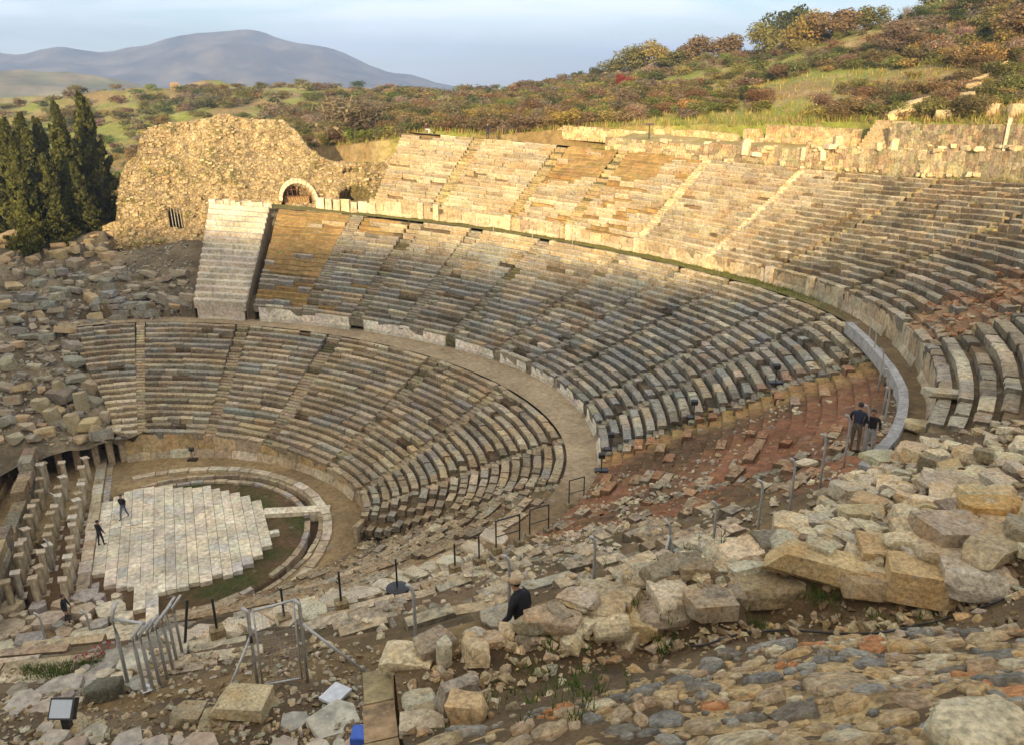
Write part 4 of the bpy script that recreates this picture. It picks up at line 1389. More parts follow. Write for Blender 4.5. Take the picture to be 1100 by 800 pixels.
# prominent blocks: picture spot of the foot, width and height there, depth ratio, turn, colour, kind, label
GOLD, CREAM, SPK, WARM, PINK = (.53, .43, .29), (.60, .54, .43), (.50, .48, .43), (.50, .41, .29), (.46, .38, .32)
VH = math.atan2(SUR.y, SUR.x)
big = [
 (876, 632, 96, 46, .45, -.35, GOLD, 'block', 'long golden beam shaped block tilted on the edge of the soil gully'),
 (815, 655, 84, 40, .8, .25, (.34, .29, .22), 'slab', 'wide brown flat slab left of the golden beam block'),
 (765, 668, 50, 36, .8, .1, (.4, .36, .3), 'block', 'dull grey block end beside the wide brown slab'),
 (941, 652, 62, 42, .8, -.2, (.42, .34, .24), 'broken', 'brown chipped block between the golden beam and the golden cube block'),
 (998, 655, 66, 52, .9, -.35, (.52, .43, .27), 'block', 'squat golden cube block overhanging the cable'),
 (1020, 612, 56, 30, .8, -.1, CREAM, 'broken', 'pale chunk resting on top of the golden cube block'),
 (1062, 644, 68, 46, .8, -.3, SPK, 'broken', 'pale black speckled block right of the golden cube block'),
 (1074, 560, 56, 30, .9, -.2, (.55, .38, .19), 'broken', 'orange faced broken block near the right picture edge'),
 (1080, 600, 80, 34, .5, .5, (.48, .42, .34), 'block', 'long light tan beam below the orange faced block'),
 (1030, 588, 62, 36, .9, .1, (.42, .39, .34), 'block', 'grey brown cube left of the light tan beam'),
 (962, 597, 58, 24, .8, -.2, GOLD, 'slab', 'flat golden slab lying above the brown chipped block'),
 (990, 590, 42, 16, .8, .3, (.6, .6, .58), 'slab', 'smooth whitish thin slab between golden and grey blocks'),
 (1030, 528, 60, 24, .9, .1, (.5, .47, .41), 'slab', 'large light grey flat slab high on the right of the block field'),
 (543, 672, 54, 22, .8, .12, (.44, .43, .40), 'slab', 'flat grey slab lying on the far corner of the bank'),
 (436, 716, 54, 30, .8, -.1, (.58, .51, .40), 'block', 'cream block with a hollow top at the end of the bank'),
 (424, 744, 60, 30, .9, .25, (.54, .48, .39), 'slab', 'broad cream slab below the hollow topped block'),
 (449, 762, 36, 26, .9, .4, (.46, .46, .44), 'boulder', 'rounded grey stone beside the broad cream slab'),
 (489, 765, 42, 50, .6, .5, (.44, .42, .37), 'broken', 'upright pointed grey stone in the gully'),
 (503, 778, 44, 44, .7, -.3, (.54, .43, .28), 'broken', 'tan wedge shaped stone leaning on the pointed grey stone'),
 (452, 786, 46, 20, .9, .1, (.52, .48, .40), 'slab', 'cream flat stone at the foot of the rounded grey stone'),
 (458, 770, 26, 14, .9, .2, (.46, .39, .3), 'slab', 'small flat brownish stone stacked on the cream flat stone'),
 (476, 716, 16, 42, 1.4, .2, SPK, 'slab', 'thin upright speckled slab at the head of the gully'),
 (560, 678, 52, 34, .7, .2, (.52, .48, .40), 'broken', 'pale broken block hiding the legs of the man in the cap'),
 (594, 684, 64, 34, .7, -.15, PINK, 'boulder', 'smooth pinkish rounded block behind the gully'),
 (598, 661, 34, 20, .9, -.4, (.52, .42, .28), 'block', 'small tan block below the man in the cap'),
 (618, 656, 34, 14, .6, -.5, (.5, .47, .42), 'slab', 'narrow grey slab beside the small tan block'),
 (645, 672, 52, 34, .7, -.35, (.52, .46, .38), 'block', 'pale ridged block behind the gully right of the pinkish rounded block'),
 (684, 690, 46, 36, .8, -.2, (.60, .50, .32), 'broken', 'cream yellow broken chunk next to the column piece'),
 (722, 680, 74, 40, .7, .2, (.44, .39, .34), 'boulder', 'large smooth pinkish grey boulder at the gully edge'),
 (655, 650, 60, 30, .6, -.5, (.46, .38, .3), 'block', 'long brown block with a slanting top behind the column piece'),
 (700, 628, 60, 22, .8, .2, (.38, .36, .33), 'broken', 'grey speckled flat block above the smooth boulder'),
 (838, 588, 44, 20, .9, .2, (.2, .195, .18), 'slab', 'dark grey square slab among the pale blocks'),
 (845, 575, 1, 1, 1, 0, SPK, 'slab', None),
 (984, 492, 34, 30, .9, .7, (.54, .47, .36), 'broken', 'pointed diamond shaped block on the upper walkway'),
 (955, 497, 44, 20, .7, .15, SPK, 'slab', 'pale flat block lying beside the end of the concrete parapet'),
 (992, 464, 40, 16, .6, 0, (.54, .46, .34), 'block', 'flat tan beam lying at the end of the upper retaining wall'),
 (1018, 428, 36, 18, .7, 0, (.5, .47, .42), 'slab', 'squared grey block near the broken wall end on the right'),
 (868, 500, 24, 12, .8, .2, (.6, .56, .48), 'slab', 'white flat stone lying on the red rubble by the fence'),
 (1072, 800, 96, 52, .9, .2, (.60, .55, .45), 'boulder', 'large cream boulder in the lower right corner'),
 (214, 785, 46, 26, .7, -.05, (.42, .37, .29), 'block', 'low brown block left of the big tan block'),
 (108, 752, 34, 34, .9, .3, (.16, .155, .15), 'boulder', 'black weathered boulder by the bent fence posts'),
]
FACE = {(876, 632): 30, (815, 655): 22, (765, 668): 20, (941, 652): 26, (998, 655): 34, (1020, 612): 17, (1062, 644): 26, (1074, 560): 20, (1080, 600): 18, (1030, 588): 22, (962, 597): 11, (990, 590): 5, (1030, 528): 9, (543, 672): 9,
        (436, 716): 15, (424, 744): 12, (449, 762): 15, (489, 765): 44, (503, 778): 34, (452, 786): 9, (458, 770): 8, (476, 716): 38, (560, 678): 30, (594, 684): 20, (598, 661): 11, (618, 656): 6, (645, 672): 18, (684, 690): 24, (722, 680): 20, (655, 650): 15,
        (700, 628): 9, (838, 588): 8, (984, 492): 20, (955, 497): 10, (992, 464): 8, (1018, 428): 8, (868, 500): 4, (1072, 800): 34, (263, 799): 26, (214, 785): 16, (108, 752): 30, (22, 690): 14, (40, 668): 13}
for cx, cy, wpx, hpx, dr, turn, col, kind, lab in big:
    if lab is None: continue
    h = hit(cx, cy)
    if h is None: continue
    m = h[3] / FPX; W = wpx * m * .98; Hh = FACE.get((cx, cy), hpx * .6) * m * .8; dr *= .85
    p = h[0] + Vector((FWD[0], FWD[1], 0)).normalized() * (W * dr * .35)
    gz = ground(p.x, p.y); p.z = (min(gz, h[0].z + .35 * Hh) if gz else h[0].z)
    rock(kind, p, (W, W * dr, Hh * 1.18), VH + turn, R_.gauss(0, .06), R_.gauss(0, .06), col, lab, sink=.15)
# stones standing on other stones
p = on(263, 797); rock('block', p, (1.35, .85, .60), VH + .14, 0, 0, (.40, .36, .29), 'big tan block under another near the gate', sink=.05)
rock('block', p + Vector((.05, .12, .58)), (.98, .62, .34), VH - .05, .02, .03, (.52, .45, .34), 'big sunlit tan block lying on top of another block near the gate', sink=.1)
p = on(206, 790); rock('block', p + Vector((0, .05, .26)), (.55, .45, .30), VH, 0, .03, (.34, .31, .26), 'grey brown block stacked beside the blue bottle', sink=.05)
p = on(643, 690); o = rock('drum', p + Vector((0, .1, .12)), (.30, .30, .42), VH, 0, rad(84), (.58, .54, .46), 'pale fluted column drum piece lying among the blocks', sink=0, cat='column drum')

# filler blocks of the tumbled field
FIELD = [(690, 606), (760, 590), (800, 583), (850, 558), (880, 540), (905, 512), (940, 492), (985, 476), (1040, 462), (1140, 440), (1140, 600), (1040, 600), (990, 600), (930, 625), (860, 612), (790, 640), (720, 655), (640, 668), (600, 650), (620, 632)]


def inpoly(x, y, P):
    c = False
    for (a, b), (d, e) in zip(P, P[1:] + P[:1]):
        if (b > y) != (e > y) and x < (d - a) * (y - b) / (e - b) + a: c = not c
    return c


FL = {'cream': ((.68, .62, .51), 'pale cream block in the tumbled field above the gully'), 'grey': ((.52, .49, .44), 'grey lichen spotted block in the tumbled field above the gully'),
      'tan': ((.54, .46, .34), 'tan block in the tumbled field above the gully'), 'dark': ((.29, .26, .22), 'dark weathered block in the tumbled field above the gully')}
occ = []; cnt = 0
for i in range(4200):
    px, py = R_.uniform(590, 1150), R_.uniform(440, 670)
    if not inpoly(px, py, FIELD): continue
    h = hit(px, py)
    if h is None: continue
    s = R_.uniform(.42, .75) if i < 330 else R_.uniform(.2, .45)
    if any((h[0].x - a) ** 2 + (h[0].y - b) ** 2 < ((s + c) * .36) ** 2 for a, b, c in occ): continue
    occ.append((h[0].x, h[0].y, s)); k = R_.choices(list(FL), [3.2, 3.6, 2, 1.2])[0]
    kd = R_.choices(['slab', 'block', 'broken'], [5, 1.6, 3.4])[0]
    rock(kd, h[0], (s, s * R_.uniform(.5, .9), s * (R_.uniform(.16, .34) if kd == 'slab' else R_.uniform(.35, .6))), R_.uniform(0, 6.3), R_.gauss(0, .14), R_.gauss(0, .14), FL[k][0], FL[k][1], 'tumbled blocks above the gully', sink=.2); cnt += 1
    if cnt >= 330: break
F2 = [(440, 706), (520, 668), (600, 648), (640, 642), (740, 640), (700, 684), (640, 694), (600, 690), (560, 696), (500, 706)]
for i in range(900):
    px, py = R_.uniform(440, 740), R_.uniform(640, 706)
    if not inpoly(px, py, F2): continue
    h = hit(px, py)
    if h is None or h[3] > 11: continue
    s = R_.uniform(.22, .5)
    if any((h[0].x - a) ** 2 + (h[0].y - b) ** 2 < ((s + c) * .34) ** 2 for a, b, c in occ): continue
    occ.append((h[0].x, h[0].y, s)); k = R_.choices(list(FL), [3, 3, 2, 2])[0]
    rock(R_.choice(['slab', 'broken', 'broken', 'block']), h[0], (s, s * R_.uniform(.5, .9), s * R_.uniform(.3, .6)), R_.uniform(0, 6.3), R_.gauss(0, .2), R_.gauss(0, .2), FL[k][0], {'cream': 'small pale', 'grey': 'small grey', 'tan': 'small tan', 'dark': 'small dark'}[k] + ' block heaped on the crest between the man in the cap and the gully', 'small blocks heaped on the crest of the bank', sink=.2)
    if len(occ) > 420: break
# small debris in the gully and on the bank: one mass nobody could count
mb = MB()


for i in range(1500):
    px, py = R_.uniform(590, 1110), R_.uniform(450, 670)
    if not inpoly(px, py, FIELD): continue
    h = hit(px, py)
    if h: chip(mb, h[0], .08 + .3 * R_.random() ** 2, R_.choice([(.46, .4, .31), (.36, .33, .28), (.52, .46, .36), (.3, .24, .17)]))
BAND = [(460, 700), (620, 672), (760, 672), (1000, 652), (1100, 630), (1100, 652), (1000, 672), (800, 688), (640, 716), (560, 745), (480, 765)]
for i in range(1500):
    px, py = R_.uniform(460, 1100), R_.uniform(630, 765)
    if not inpoly(px, py, BAND): continue
    h = fg_bvh.ray_cast(Vector(CAM), Vector(ray(px, py)).normalized())
    if h[0]: chip(mb, h[0], .05 + .2 * R_.random() ** 1.6, R_.choice([(.46, .39, .29), (.36, .3, .22), (.5, .44, .33), (.27, .21, .14), (.40, .38, .33)]))
for i in range(3400):
    px, py = R_.uniform(395, 1100), R_.uniform(450, 800)
    lim = np.interp(px, [430, 560, 640, 760, 900, 1000, 1100], [800, 760, 735, 708, 696, 690, 684])
    if py > lim: continue
    h = fg_bvh.ray_cast(Vector(CAM), Vector(ray(px, py)).normalized())
    if h[0] is None: continue
    chip(mb, h[0], .03 + .2 * R_.random() ** 3, R_.choice([(.4, .34, .26), (.28, .23, .17), (.44, .34, .21), (.2, .15, .10), (.24, .18, .12), (.5, .46, .39)]))
tag(mb.build('rubble', MT['cobble']), 'small stones and grit scattered between the big blocks of the bank', 'rubble', None, 'stuff')

# ------------------------------------------------------------------ worn near halves of the tiers: loose slabs
mb = MB(); n = 0
for i in range(2600):
    F = R_.uniform(-112, -47); t = R_.random()
    p = rp(cm('Ctop', 'Din', t), rad(F)); z = ground(p[0], p[1])
    red = F > -84 and fbm(rad(F) * 8, t * 3.6, 5.5, 3) > -.15
    if red: chip(mb, (p[0], p[1], z), R_.uniform(.06, .2), R_.choice([RED, (.40, .2, .11), (.36, .2, .12), TAN]))
    else: chip(mb, (p[0], p[1], z), R_.uniform(.12, .42), R_.choice([LIGHT, GREY, (.42, .4, .37), TAN]))
for i in range(500):
    F = R_.uniform(-57, -48.5); t = R_.uniform(.02, .95); p = rp(cm('Dtop', 'E', t), rad(F)); z = ground(p[0], p[1])
    chip(mb, (p[0], p[1], z), R_.uniform(.15, .5), R_.choice([RED, (.42, .26, .18), TAN, (.36, .2, .12)]))
for i in range(1700):
    F = R_.uniform(-114, -48); t = R_.random(); p = rp(cm('Btop', 'Cin', t), rad(F)); z = ground(p[0], p[1])
    chip(mb, (p[0], p[1], z), R_.uniform(.08, .3), R_.choice([TAN, LIGHT, GREY, BROWN, (.44, .38, .3)]))
tag(mb.build('rubble', MT['cobble']), 'loose red and grey rubble strewn over the ruined near halves of the tiers', 'rubble', None, 'stuff')

# pale paving slabs along the near edge of the lower walkway
sl = [(531, 578, 30), (508, 590, 26), (484, 604, 26), (465, 610, 24), (448, 617, 24), (432, 622, 22), (415, 630, 26), (393, 640, 34), (365, 648, 40), (335, 658, 36), (305, 665, 34), (278, 671, 32), (250, 675, 30), (222, 681, 30), (194, 686, 30)]
for k, (a, b, w) in enumerate(sl):
    h = hit(a, b); m = h[3] / FPX
    o = rock('slab', h[0], (w * m, w * m * .75, .22), VH - .45 + R_.uniform(-.1, .1), 0, 0, (.58, .56, .51), 'pale flat slab in the row along the near edge of the lower walkway', 'pale slabs along the lower walkway', sink=.3)

# ------------------------------------------------------------------ paved corner, lower left, with grass
V = []; C = []
CW = px3([(0, 712, 14.4), (60, 702, 14.2), (130, 706, 14.6), (0, 740, 15.4), (70, 735, 15.4), (140, 720, 15.2), (170, 735, 15.9), (200, 752, 16.6), (240, 790, 17.1), (150, 790, 17.0), (75, 790, 17.0), (0, 800, 17.2), (60, 760, 16.4), (150, 760, 16.4), (330, 770, 17.2), (380, 760, 17.2), (-60, 800, 17.2), (-60, 730, 15.3), (300, 830, 17.3), (100, 850, 17.5), (-80, 860, 17.6), (400, 830, 17.6)])
zcw = rbf(CW)
gx = np.linspace(-12.5, -4.6, 70); gy = np.linspace(-43.5, -30.5, 110)
for x in gx:
    for y in gy:
        z = float(zcw(x, y)); f = math.atan2(y, x)
        if math.hypot(x, y) > 41.2: z = min(z, 17.6)
        z = min(z, 17.7)
        base = float(np.interp(math.hypot(x, y), [30, 33.2, 34.2], [-9, -1, 0]))
        V.append((x, y, z + base + fbm(x * 1.5, y * 1.5, 3) * .08)); n = fbm(x * .8, y * .8, 5)
        C.append(lerp((.09, .066, .044), (.17, .13, .088), max(0, min(1, .5 + n))))
me = grid_mesh(V, len(gx), len(gy), C, 'walkway_corner')
if me.polygons[0].normal.z < 0: me.flip_normals()
tag(link('walkway_corner', me, MT['dirt']), kind='structure')
surf.append(BVHTree.FromPolygons([Vector(v) for v in V], [tuple(p.vertices) for p in me.polygons]))


def flag(mb, c, r, n, col, h=.1, el=1.0, ang=0.0):
    k = R_.randint(5, 7); P = []
    a0 = R_.uniform(0, 6)
    q = []
    for i in range(k):
        a = a0 + 6.283 * (i + R_.uniform(-.25, .25)) / k; rr = r * R_.uniform(.8, 1.1)
        x, y = math.cos(a) * rr * el, math.sin(a) * rr; q.append((c[0] + x * math.cos(ang) - y * math.sin(ang), c[1] + x * math.sin(ang) + y * math.cos(ang)))
    t = (R_.gauss(0, .03), R_.gauss(0, .03))
    top = [(x, y, c[2] + h + (x - c[0]) * t[0] + (y - c[1]) * t[1]) for x, y in q]; bot = [(x, y, c[2] - .25) for x, y in q]
    mb.add(bot + top, [tuple(range(k, 2 * k))] + [(i, (i + 1) % k, k + (i + 1) % k, k + i) for i in range(k)], jit(col, .12))


mb = MB(); occ = []
PVP = [(100, 714), (150, 702), (165, 712), (150, 740), (110, 755), (60, 765), (15, 770), (10, 740), (40, 735), (70, 728)]
PV2 = [(300, 770), (375, 758), (400, 800), (300, 830)]
PV3 = [(120, 790), (240, 800), (200, 830), (80, 820), (40, 780)]
for i in range(2500):
    px, py = R_.uniform(0, 410), R_.uniform(700, 830)
    if not (inpoly(px, py, PVP) or inpoly(px, py, PV2) or inpoly(px, py, PV3)): continue
    h = hit(px, py)
    if h is None or h[3] > 26: continue
    r = R_.uniform(.18, .5) if i < 900 else R_.uniform(.1, .2)
    if any((h[0].x - a) ** 2 + (h[0].y - b) ** 2 < ((r + c) * .88) ** 2 for a, b, c in occ): continue
    occ.append((h[0].x, h[0].y, r)); flag(mb, h[0], r, 6, R_.choice([(.42, .40, .36), (.36, .35, .33), (.46, .42, .36), (.34, .30, .25)]), .07)
tag(mb.build('pavement', MT['marble']), kind='structure')
mb = MB()
for i in range(2200):
    px, py = R_.uniform(0, 410), R_.uniform(692, 800)
    if py < 735 and 18 < px < 115: continue
    h = hit(px, py)
    if h and h[3] < 24: chip(mb, h[0], .03 + .22 * R_.random() ** 2.4, R_.choice([(.42, .38, .31), (.3, .26, .2), (.48, .42, .33), (.24, .19, .13), (.38, .37, .35)]))
tag(mb.build('rubble', MT['cobble']), 'small stones scattered round the gate and the bent fence posts', 'rubble', None, 'stuff')
mb = MB(); occ = []
PV4 = [(0, 655), (130, 640), (130, 690), (60, 702), (0, 700)]
for i in range(1800):
    px, py = R_.uniform(-30, 135), R_.uniform(636, 705)
    if not inpoly(px, py, [(-30, 655), (60, 650), (80, 640), (135, 640), (132, 692), (60, 700), (-30, 700)]): continue
    p = onz(px, py, .35); r = R_.uniform(.5, .95) if i < 500 else R_.uniform(.25, .4)
    if any((p[0] - a) ** 2 + (p[1] - b) ** 2 < ((r + c) * .85) ** 2 for a, b, c in occ): continue
    occ.append((p[0], p[1], r)); flag(mb, (p[0], p[1], .3), r, 6, R_.choice([LIGHT, TAN, (.5, .45, .36), GREY]), .12 + R_.random() * .15)
tag(mb.build('stage_paving', MT['marble']), 'large broken slabs paving the near end of the stage', 'paving')
# ------------------------------------------------------------------ fallen blocks of the left mound
occ = []; cnt = 0
LM = {'blue': ((.28, .29, .30), 'blue grey fallen block on the rubble mound left of the white steps'), 'grey': ((.38, .36, .33), 'light grey fallen block on the rubble mound left of the white steps'),
      'warm': ((.46, .39, .29), 'warm tan fallen block at the sunny top of the rubble mound')}
MP = [(0, 275), (60, 262), (128, 262), (130, 285), (205, 300), (208, 340), (70, 352), (90, 400), (110, 450), (130, 475), (0, 480)]
for i in range(5000):
    px, py = R_.uniform(-8, 210), R_.uniform(245, 478)
    if not inpoly(px, py, MP) and not (px < 125 and 244 < py < 275): continue
    h = hit(px, py)
    if h is None or h[3] > 125: continue
    s = R_.uniform(.8, 1.7) if i < 500 else R_.uniform(.45, .9)
    if any((h[0].x - a) ** 2 + (h[0].y - b) ** 2 < ((s + c) * .38) ** 2 for a, b, c in occ): continue
    occ.append((h[0].x, h[0].y, s)); k = 'warm' if py < 285 else R_.choice(['blue', 'blue', 'blue', 'grey', 'grey', 'grey', 'warm'] if py > 292 else ['grey', 'grey', 'warm'])
    kd = R_.choice(['block', 'block', 'broken', 'slab'])
    rock(kd, h[0], (s, s * R_.uniform(.5, .8), s * R_.uniform(.3, .6)), VH + R_.gauss(0, .5), R_.gauss(0, .15), R_.gauss(0, .15), LM[k][0], LM[k][1] if k != 'warm' or py < 290 else 'warm tan fallen block among the grey ones on the rubble mound', 'fallen blocks left of the white steps', sink=.15); cnt += 1
    if cnt >= 190: break
mb = MB()
for i in range(3000):
    px, py = R_.uniform(-5, 215), R_.uniform(245, 478)
    if not inpoly(px, py, MP + [(0, 300)]) and not (130 < px < 205 and 255 < py < 300): continue
    h = hit(px, py)
    if h and h[3] < 125: chip(mb, h[0], .2 + .5 * R_.random() ** 2, R_.choice([GREY, BLUE, BLUE, (.36, .33, .29), (.42, .40, .37), DARK]))
tag(mb.build('rubble', MT['cobble']), 'small fallen stones filling the mound left of the white steps', 'rubble', None, 'stuff')
for x0, y0, ln_, col in ((105, 330, 5, BLUE), (118, 300, 3.5, GREY), (60, 300, 4, BLUE), (25, 330, 3, GREY)):   # remains of coursed walls in the mound
    p = on(x0, y0); block_wall('ruined_wall', 'short coursed remnant of grey blocks standing in the mound near picture row %s' % ('top' if y0 < 320 else 'middle'), (p.x, p.y), (p.x + ln_ * SUR.x, p.y + ln_ * SUR.y), p.z - .8, lambda t: p.z + .7 + .5 * math.sin(t * 7), .9, .6, (.7, 1.5), [col, GREY, BLUE], rough=.25)
ws = [o for o in bpy.data.objects if o.name.startswith('ruined_wall')]
for o, l in zip(ws, ('coursed grey wall remnant in the mound just left of the tier of brown seats', 'coursed wall remnant in the mound under the barred window ruin', 'coursed blue grey wall remnant near the top of the mound', 'short grey wall remnant at the left edge of the mound')): o['label'] = l
# leaning timber like beams (broken cornice blocks) beside the white steps
p = on(190, 332)
for k, (dx, ry, l) in enumerate(((0, .5, 3.4), (1.0, .62, 2.8), (1.8, .35, 2.4))):
    rock('block', p + SUR * (dx - 1.5) + Vector((0, 0, .5)), (l, .6, .55), VH + .1 * k, 0, ry, (.33, .33, .33), ('long', 'middle', 'short')[k] + ' grey cornice beam leaning against the foot of the white steps', sink=0)
# end buttress stones of the lower tier
for k, (px, py, w, h_) in enumerate(((90, 440, 1.2, 2.6), (80, 462, 1.1, 2.4), (103, 470, 1.0, 1.8), (60, 455, 1.2, 2.2), (70, 425, 1.1, 2.4), (45, 440, 1.3, 1.6), (112, 452, .9, 1.4), (97, 420, 1.2, 1.6))):
    hh = hit(px, py)
    rock('block', hh[0], (w * .8, w * .65, h_ * .75), VH + R_.uniform(-.4, .4), R_.gauss(0, .1), R_.gauss(0, .1), (.40, .37, .31), 'upright pale ashlar at the broken left end of the lowest tier', 'upright ashlars at the left end of the lowest tier', sink=.25)

# marble fragments on the terraces at the top of the theatre
fr = [(446, 139, .9, 1.2, 'upright', 'white upright stump at the far left corner of the upper tier'), (452, 141, .5, 1.0, 'upright', 'thin white stump beside the corner stump of the upper tier'),
      (800, 166, .9, 2.0, 'upright', 'white marble post on a low base above the long light stairs'), (813, 168, 1.4, .5, 'low', 'low white base beside the marble post'), (862, 172, .6, 1.5, 'upright', 'grey upright post at the head of the light stairs'),
      (884, 172, .6, 1.5, 'upright', 'slender grey post right of the head of the light stairs'), (961, 161, .9, 1.3, 'upright', 'white square stump in front of the wall stairs'), (901, 157, 1.0, 1.3, 'upright', 'white pointed fragment on the terrace'),
      (894, 160, 1.6, .5, 'low', 'white slab fragment under the pointed fragment')]
for px, py, w, h_, kd, lab in fr:
    h = hit(px, py)
    if h: rock('block' if kd == 'upright' else 'slab', h[0], (w * .85, w * .6, h_ * .75), VH, 0, R_.gauss(0, .05), (.64, .6, .52), lab, None, 'marble_fragment', .05, 'fragment')
for i in range(44):
    px = R_.uniform(820, 1098) if i < 36 else R_.uniform(690, 820); f = None
    h = hit(px, R_.uniform(157, 164) if px > 820 else R_.uniform(150, 156))
    if h and h[3] > 60:
        s = R_.uniform(.3, .9); rock(R_.choice(['block', 'slab', 'broken']), h[0], (s, s * .7, s * R_.uniform(.3, .6)), R_.uniform(0, 6), 0, 0, R_.choice([(.6, .55, .44), (.52, .47, .38)]), 'pale marble fragment lying along the upper terrace', 'marble fragments on the upper terrace', 'marble_fragment', .1, 'fragment')
for i in range(22):
    px = R_.uniform(720, 1100); h = hit(px, np.interp(px, [720, 862, 1100], [166, 182, 194]) + R_.uniform(-2, 2))
    if h: s = R_.uniform(.3, .9); rock(R_.choice(['block', 'slab', 'broken']), h[0], (s, s * .7, s * .4), R_.uniform(0, 6), 0, 0, (.56, .5, .4), 'pale loose block on the last row under the terrace wall', 'loose blocks on the last seat row', 'stone_block', .1)
# limestone outcrops on the hill
for k, (px, py, w, h_, ry, lab) in enumerate(((968, 127, 2.6, 1.1, -.4, 'cream limestone ledge at the gap in the boundary wall'), (980, 120, 2.8, 1.2, -.45, 'cream limestone ledge rising right of the wall gap'), (990, 116, 2.0, 1.2, -.3, 'upper end of the cream limestone ledge above the wall gap'),
    (1024, 124, 1.6, 1.6, .1, 'grey limestone outcrop just above the boundary wall'), (1036, 118, 1.5, 2.0, -.1, 'split grey outcrop among scrub above the boundary wall'), (1046, 108, 1.4, 2.2, -.2, 'tall cracked outcrop among the hill scrub'), (1052, 98, 1.3, 1.8, -.2, 'narrow cracked outcrop above the tall one'),
    (1060, 92, 1.5, 1.6, -.3, 'upper outcrop of pale limestone in the scrub'), (1068, 84, 1.4, 1.3, -.3, 'flat limestone piece near the top of the rocky rib'), (1076, 77, 1.6, 1.2, -.3, 'topmost limestone outcrop near the right edge'), (1064, 124, 1.1, 1.3, .1, 'brown outcrop in shadowed scrub above the wall'), (1090, 126, 1.3, 1.4, 0, 'brown limestone outcrop at the right edge above the wall'), (1012, 128, 1.4, 1.0, 0, 'small limestone outcrop just above the boundary wall'))):
    h = hit(px, py)
    if h: rock('broken', h[0], (w, w * .6, h_), VH + R_.uniform(-.4, .4), R_.gauss(0, .1), ry, (.58, .5, .36) if k < 3 or k in (8, 9) else (.44, .38, .29), lab, None, 'rock_outcrop', .2, 'outcrop')

# ------------------------------------------------------------------ vegetation
def leaf_quads(mb, c, n, size, rnd, col, upbias=0.0):
    for _ in range(n):
        a = Vector((rnd.gauss(0, 1), rnd.gauss(0, 1), rnd.gauss(0, 1) + upbias)).normalized(); b = a.orthogonal().normalized(); b.rotate(Matrix.Rotation(rnd.uniform(0, 6.28), 3, a)); s = size * rnd.uniform(.6, 1.4)
        e = a.cross(b)
        yield c, b * s, e * s * rnd.uniform(.45, .8), col


def bush_mesh(name, seed, nblob, nleaf, size, tall=1.0, twiggy=0.0):
    rnd = random.Random(seed); V = []; F = []; Cc = []
    blobs = [(Vector((rnd.uniform(-.32, .32), rnd.uniform(-.32, .32), rnd.uniform(.25, .7) * tall)), rnd.uniform(.18, .34)) for _ in range(nblob)]
    for i in range(nleaf):
        c, r = rnd.choice(blobs)
        d = Vector((rnd.gauss(0, 1), rnd.gauss(0, 1), rnd.gauss(0, 1))).normalized() * r * (rnd.random() ** .35)
        p = c + d
        if p.z < 0: p.z = rnd.uniform(0, .15)
        nrm_ = (d.normalized() + Vector((rnd.gauss(0, .6), rnd.gauss(0, .6), rnd.gauss(0, .6)))).normalized()
        t = nrm_.orthogonal().normalized(); t.rotate(Matrix.Rotation(rnd.uniform(0, 6.28), 3, nrm_)); e = nrm_.cross(t)
        s = size * rnd.uniform(.6, 1.4); k = rnd.uniform(.55, 1.5)
        tw = rnd.random() < twiggy
        q = (t * s * (2.4 if tw else 1), e * s * (.14 if tw else .6))
        b = len(V); V += [p - q[0] - q[1], p + q[0] - q[1], p + q[0] + q[1], p - q[0] + q[1]]; F.append((b, b + 1, b + 2, b + 3))
        Cc.append((k * rnd.uniform(.9, 1.15), k, k * rnd.uniform(.8, 1.1)))
    mb = MB(); mb.add(V, F, Cc); me = mb.mesh(name); me.materials.append(MT['leaf']); return me


BU = [bush_mesh('shrub', k, 8, 1500, .03, .9, .45) for k in range(5)]
BT = [bush_mesh('shrub', 20 + k, 9, 1700, .034, 1.1, .85) for k in range(3)]
CRN = [bush_mesh('crown', 40 + k, 13, 3200, .026, 1.15, .2) for k in range(4)]
BC = {'rust': ((.19, .135, .07), 'rust brown leafless shrub on the autumn hillside'), 'olive': ((.155, .152, .05), 'olive green shrub on the autumn hillside'), 'dark': ((.075, .085, .03), 'dark evergreen shrub on the autumn hillside'),
      'gold': ((.26, .20, .065), 'golden yellow shrub on the autumn hillside'), 'grey': ((.22, .175, .115), 'grey brown bare thicket on the autumn hillside'), 'green': ((.17, .19, .05), 'fresh green bush on the autumn hillside')}
# undergrowth mass and the countable shrubs
spots = []
for i in range(15000):
    px = R_.uniform(-20, 1120); r0 = ter_rz(px)[0][0]; r = r0 + 2 + (420 - r0) * R_.random() ** 1.5
    x, y, z = ter_pt(px, r); d = fbm(x * .035, y * .035, 21, 4) + .4 * fbm(x * .12, y * .12, 5, 2)
    py = 400 - FPX * ((np.array([x, y, z]) - CAM) @ UPV) / ((np.array([x, y, z]) - CAM) @ FWD)
    dens = .62 + 1.7 * d
    if px > 680 and py > 75 and r < 150: dens -= .45
    if px < 330: dens -= .1
    if py < 60: dens += .35
    if 340 < px < 680: dens += .3
    if R_.random() < dens: spots.append((px, r, x, y, z, py))
sel = []; occg = {}
for s in spots:
    px, r, x, y, z, py = s; size = R_.uniform(1.6, 4.2) * (1.0 if r < 250 else 1.25)
    ok = True; gx_, gy_ = int(x // 6), int(y // 6)
    for a in (-1, 0, 1):
        for b in (-1, 0, 1):
            for (ox, oy, os_) in occg.get((gx_ + a, gy_ + b), []):
                if (x - ox) ** 2 + (y - oy) ** 2 < ((size + os_) * (.26 if px > 330 else .36)) ** 2: ok = False
    if ok: sel.append((s, size)); occg.setdefault((gx_, gy_), []).append((x, y, size))
sel.sort(key=lambda q: -q[1] / q[0][1])
mass_v = []; mass_c = []; BUA = []
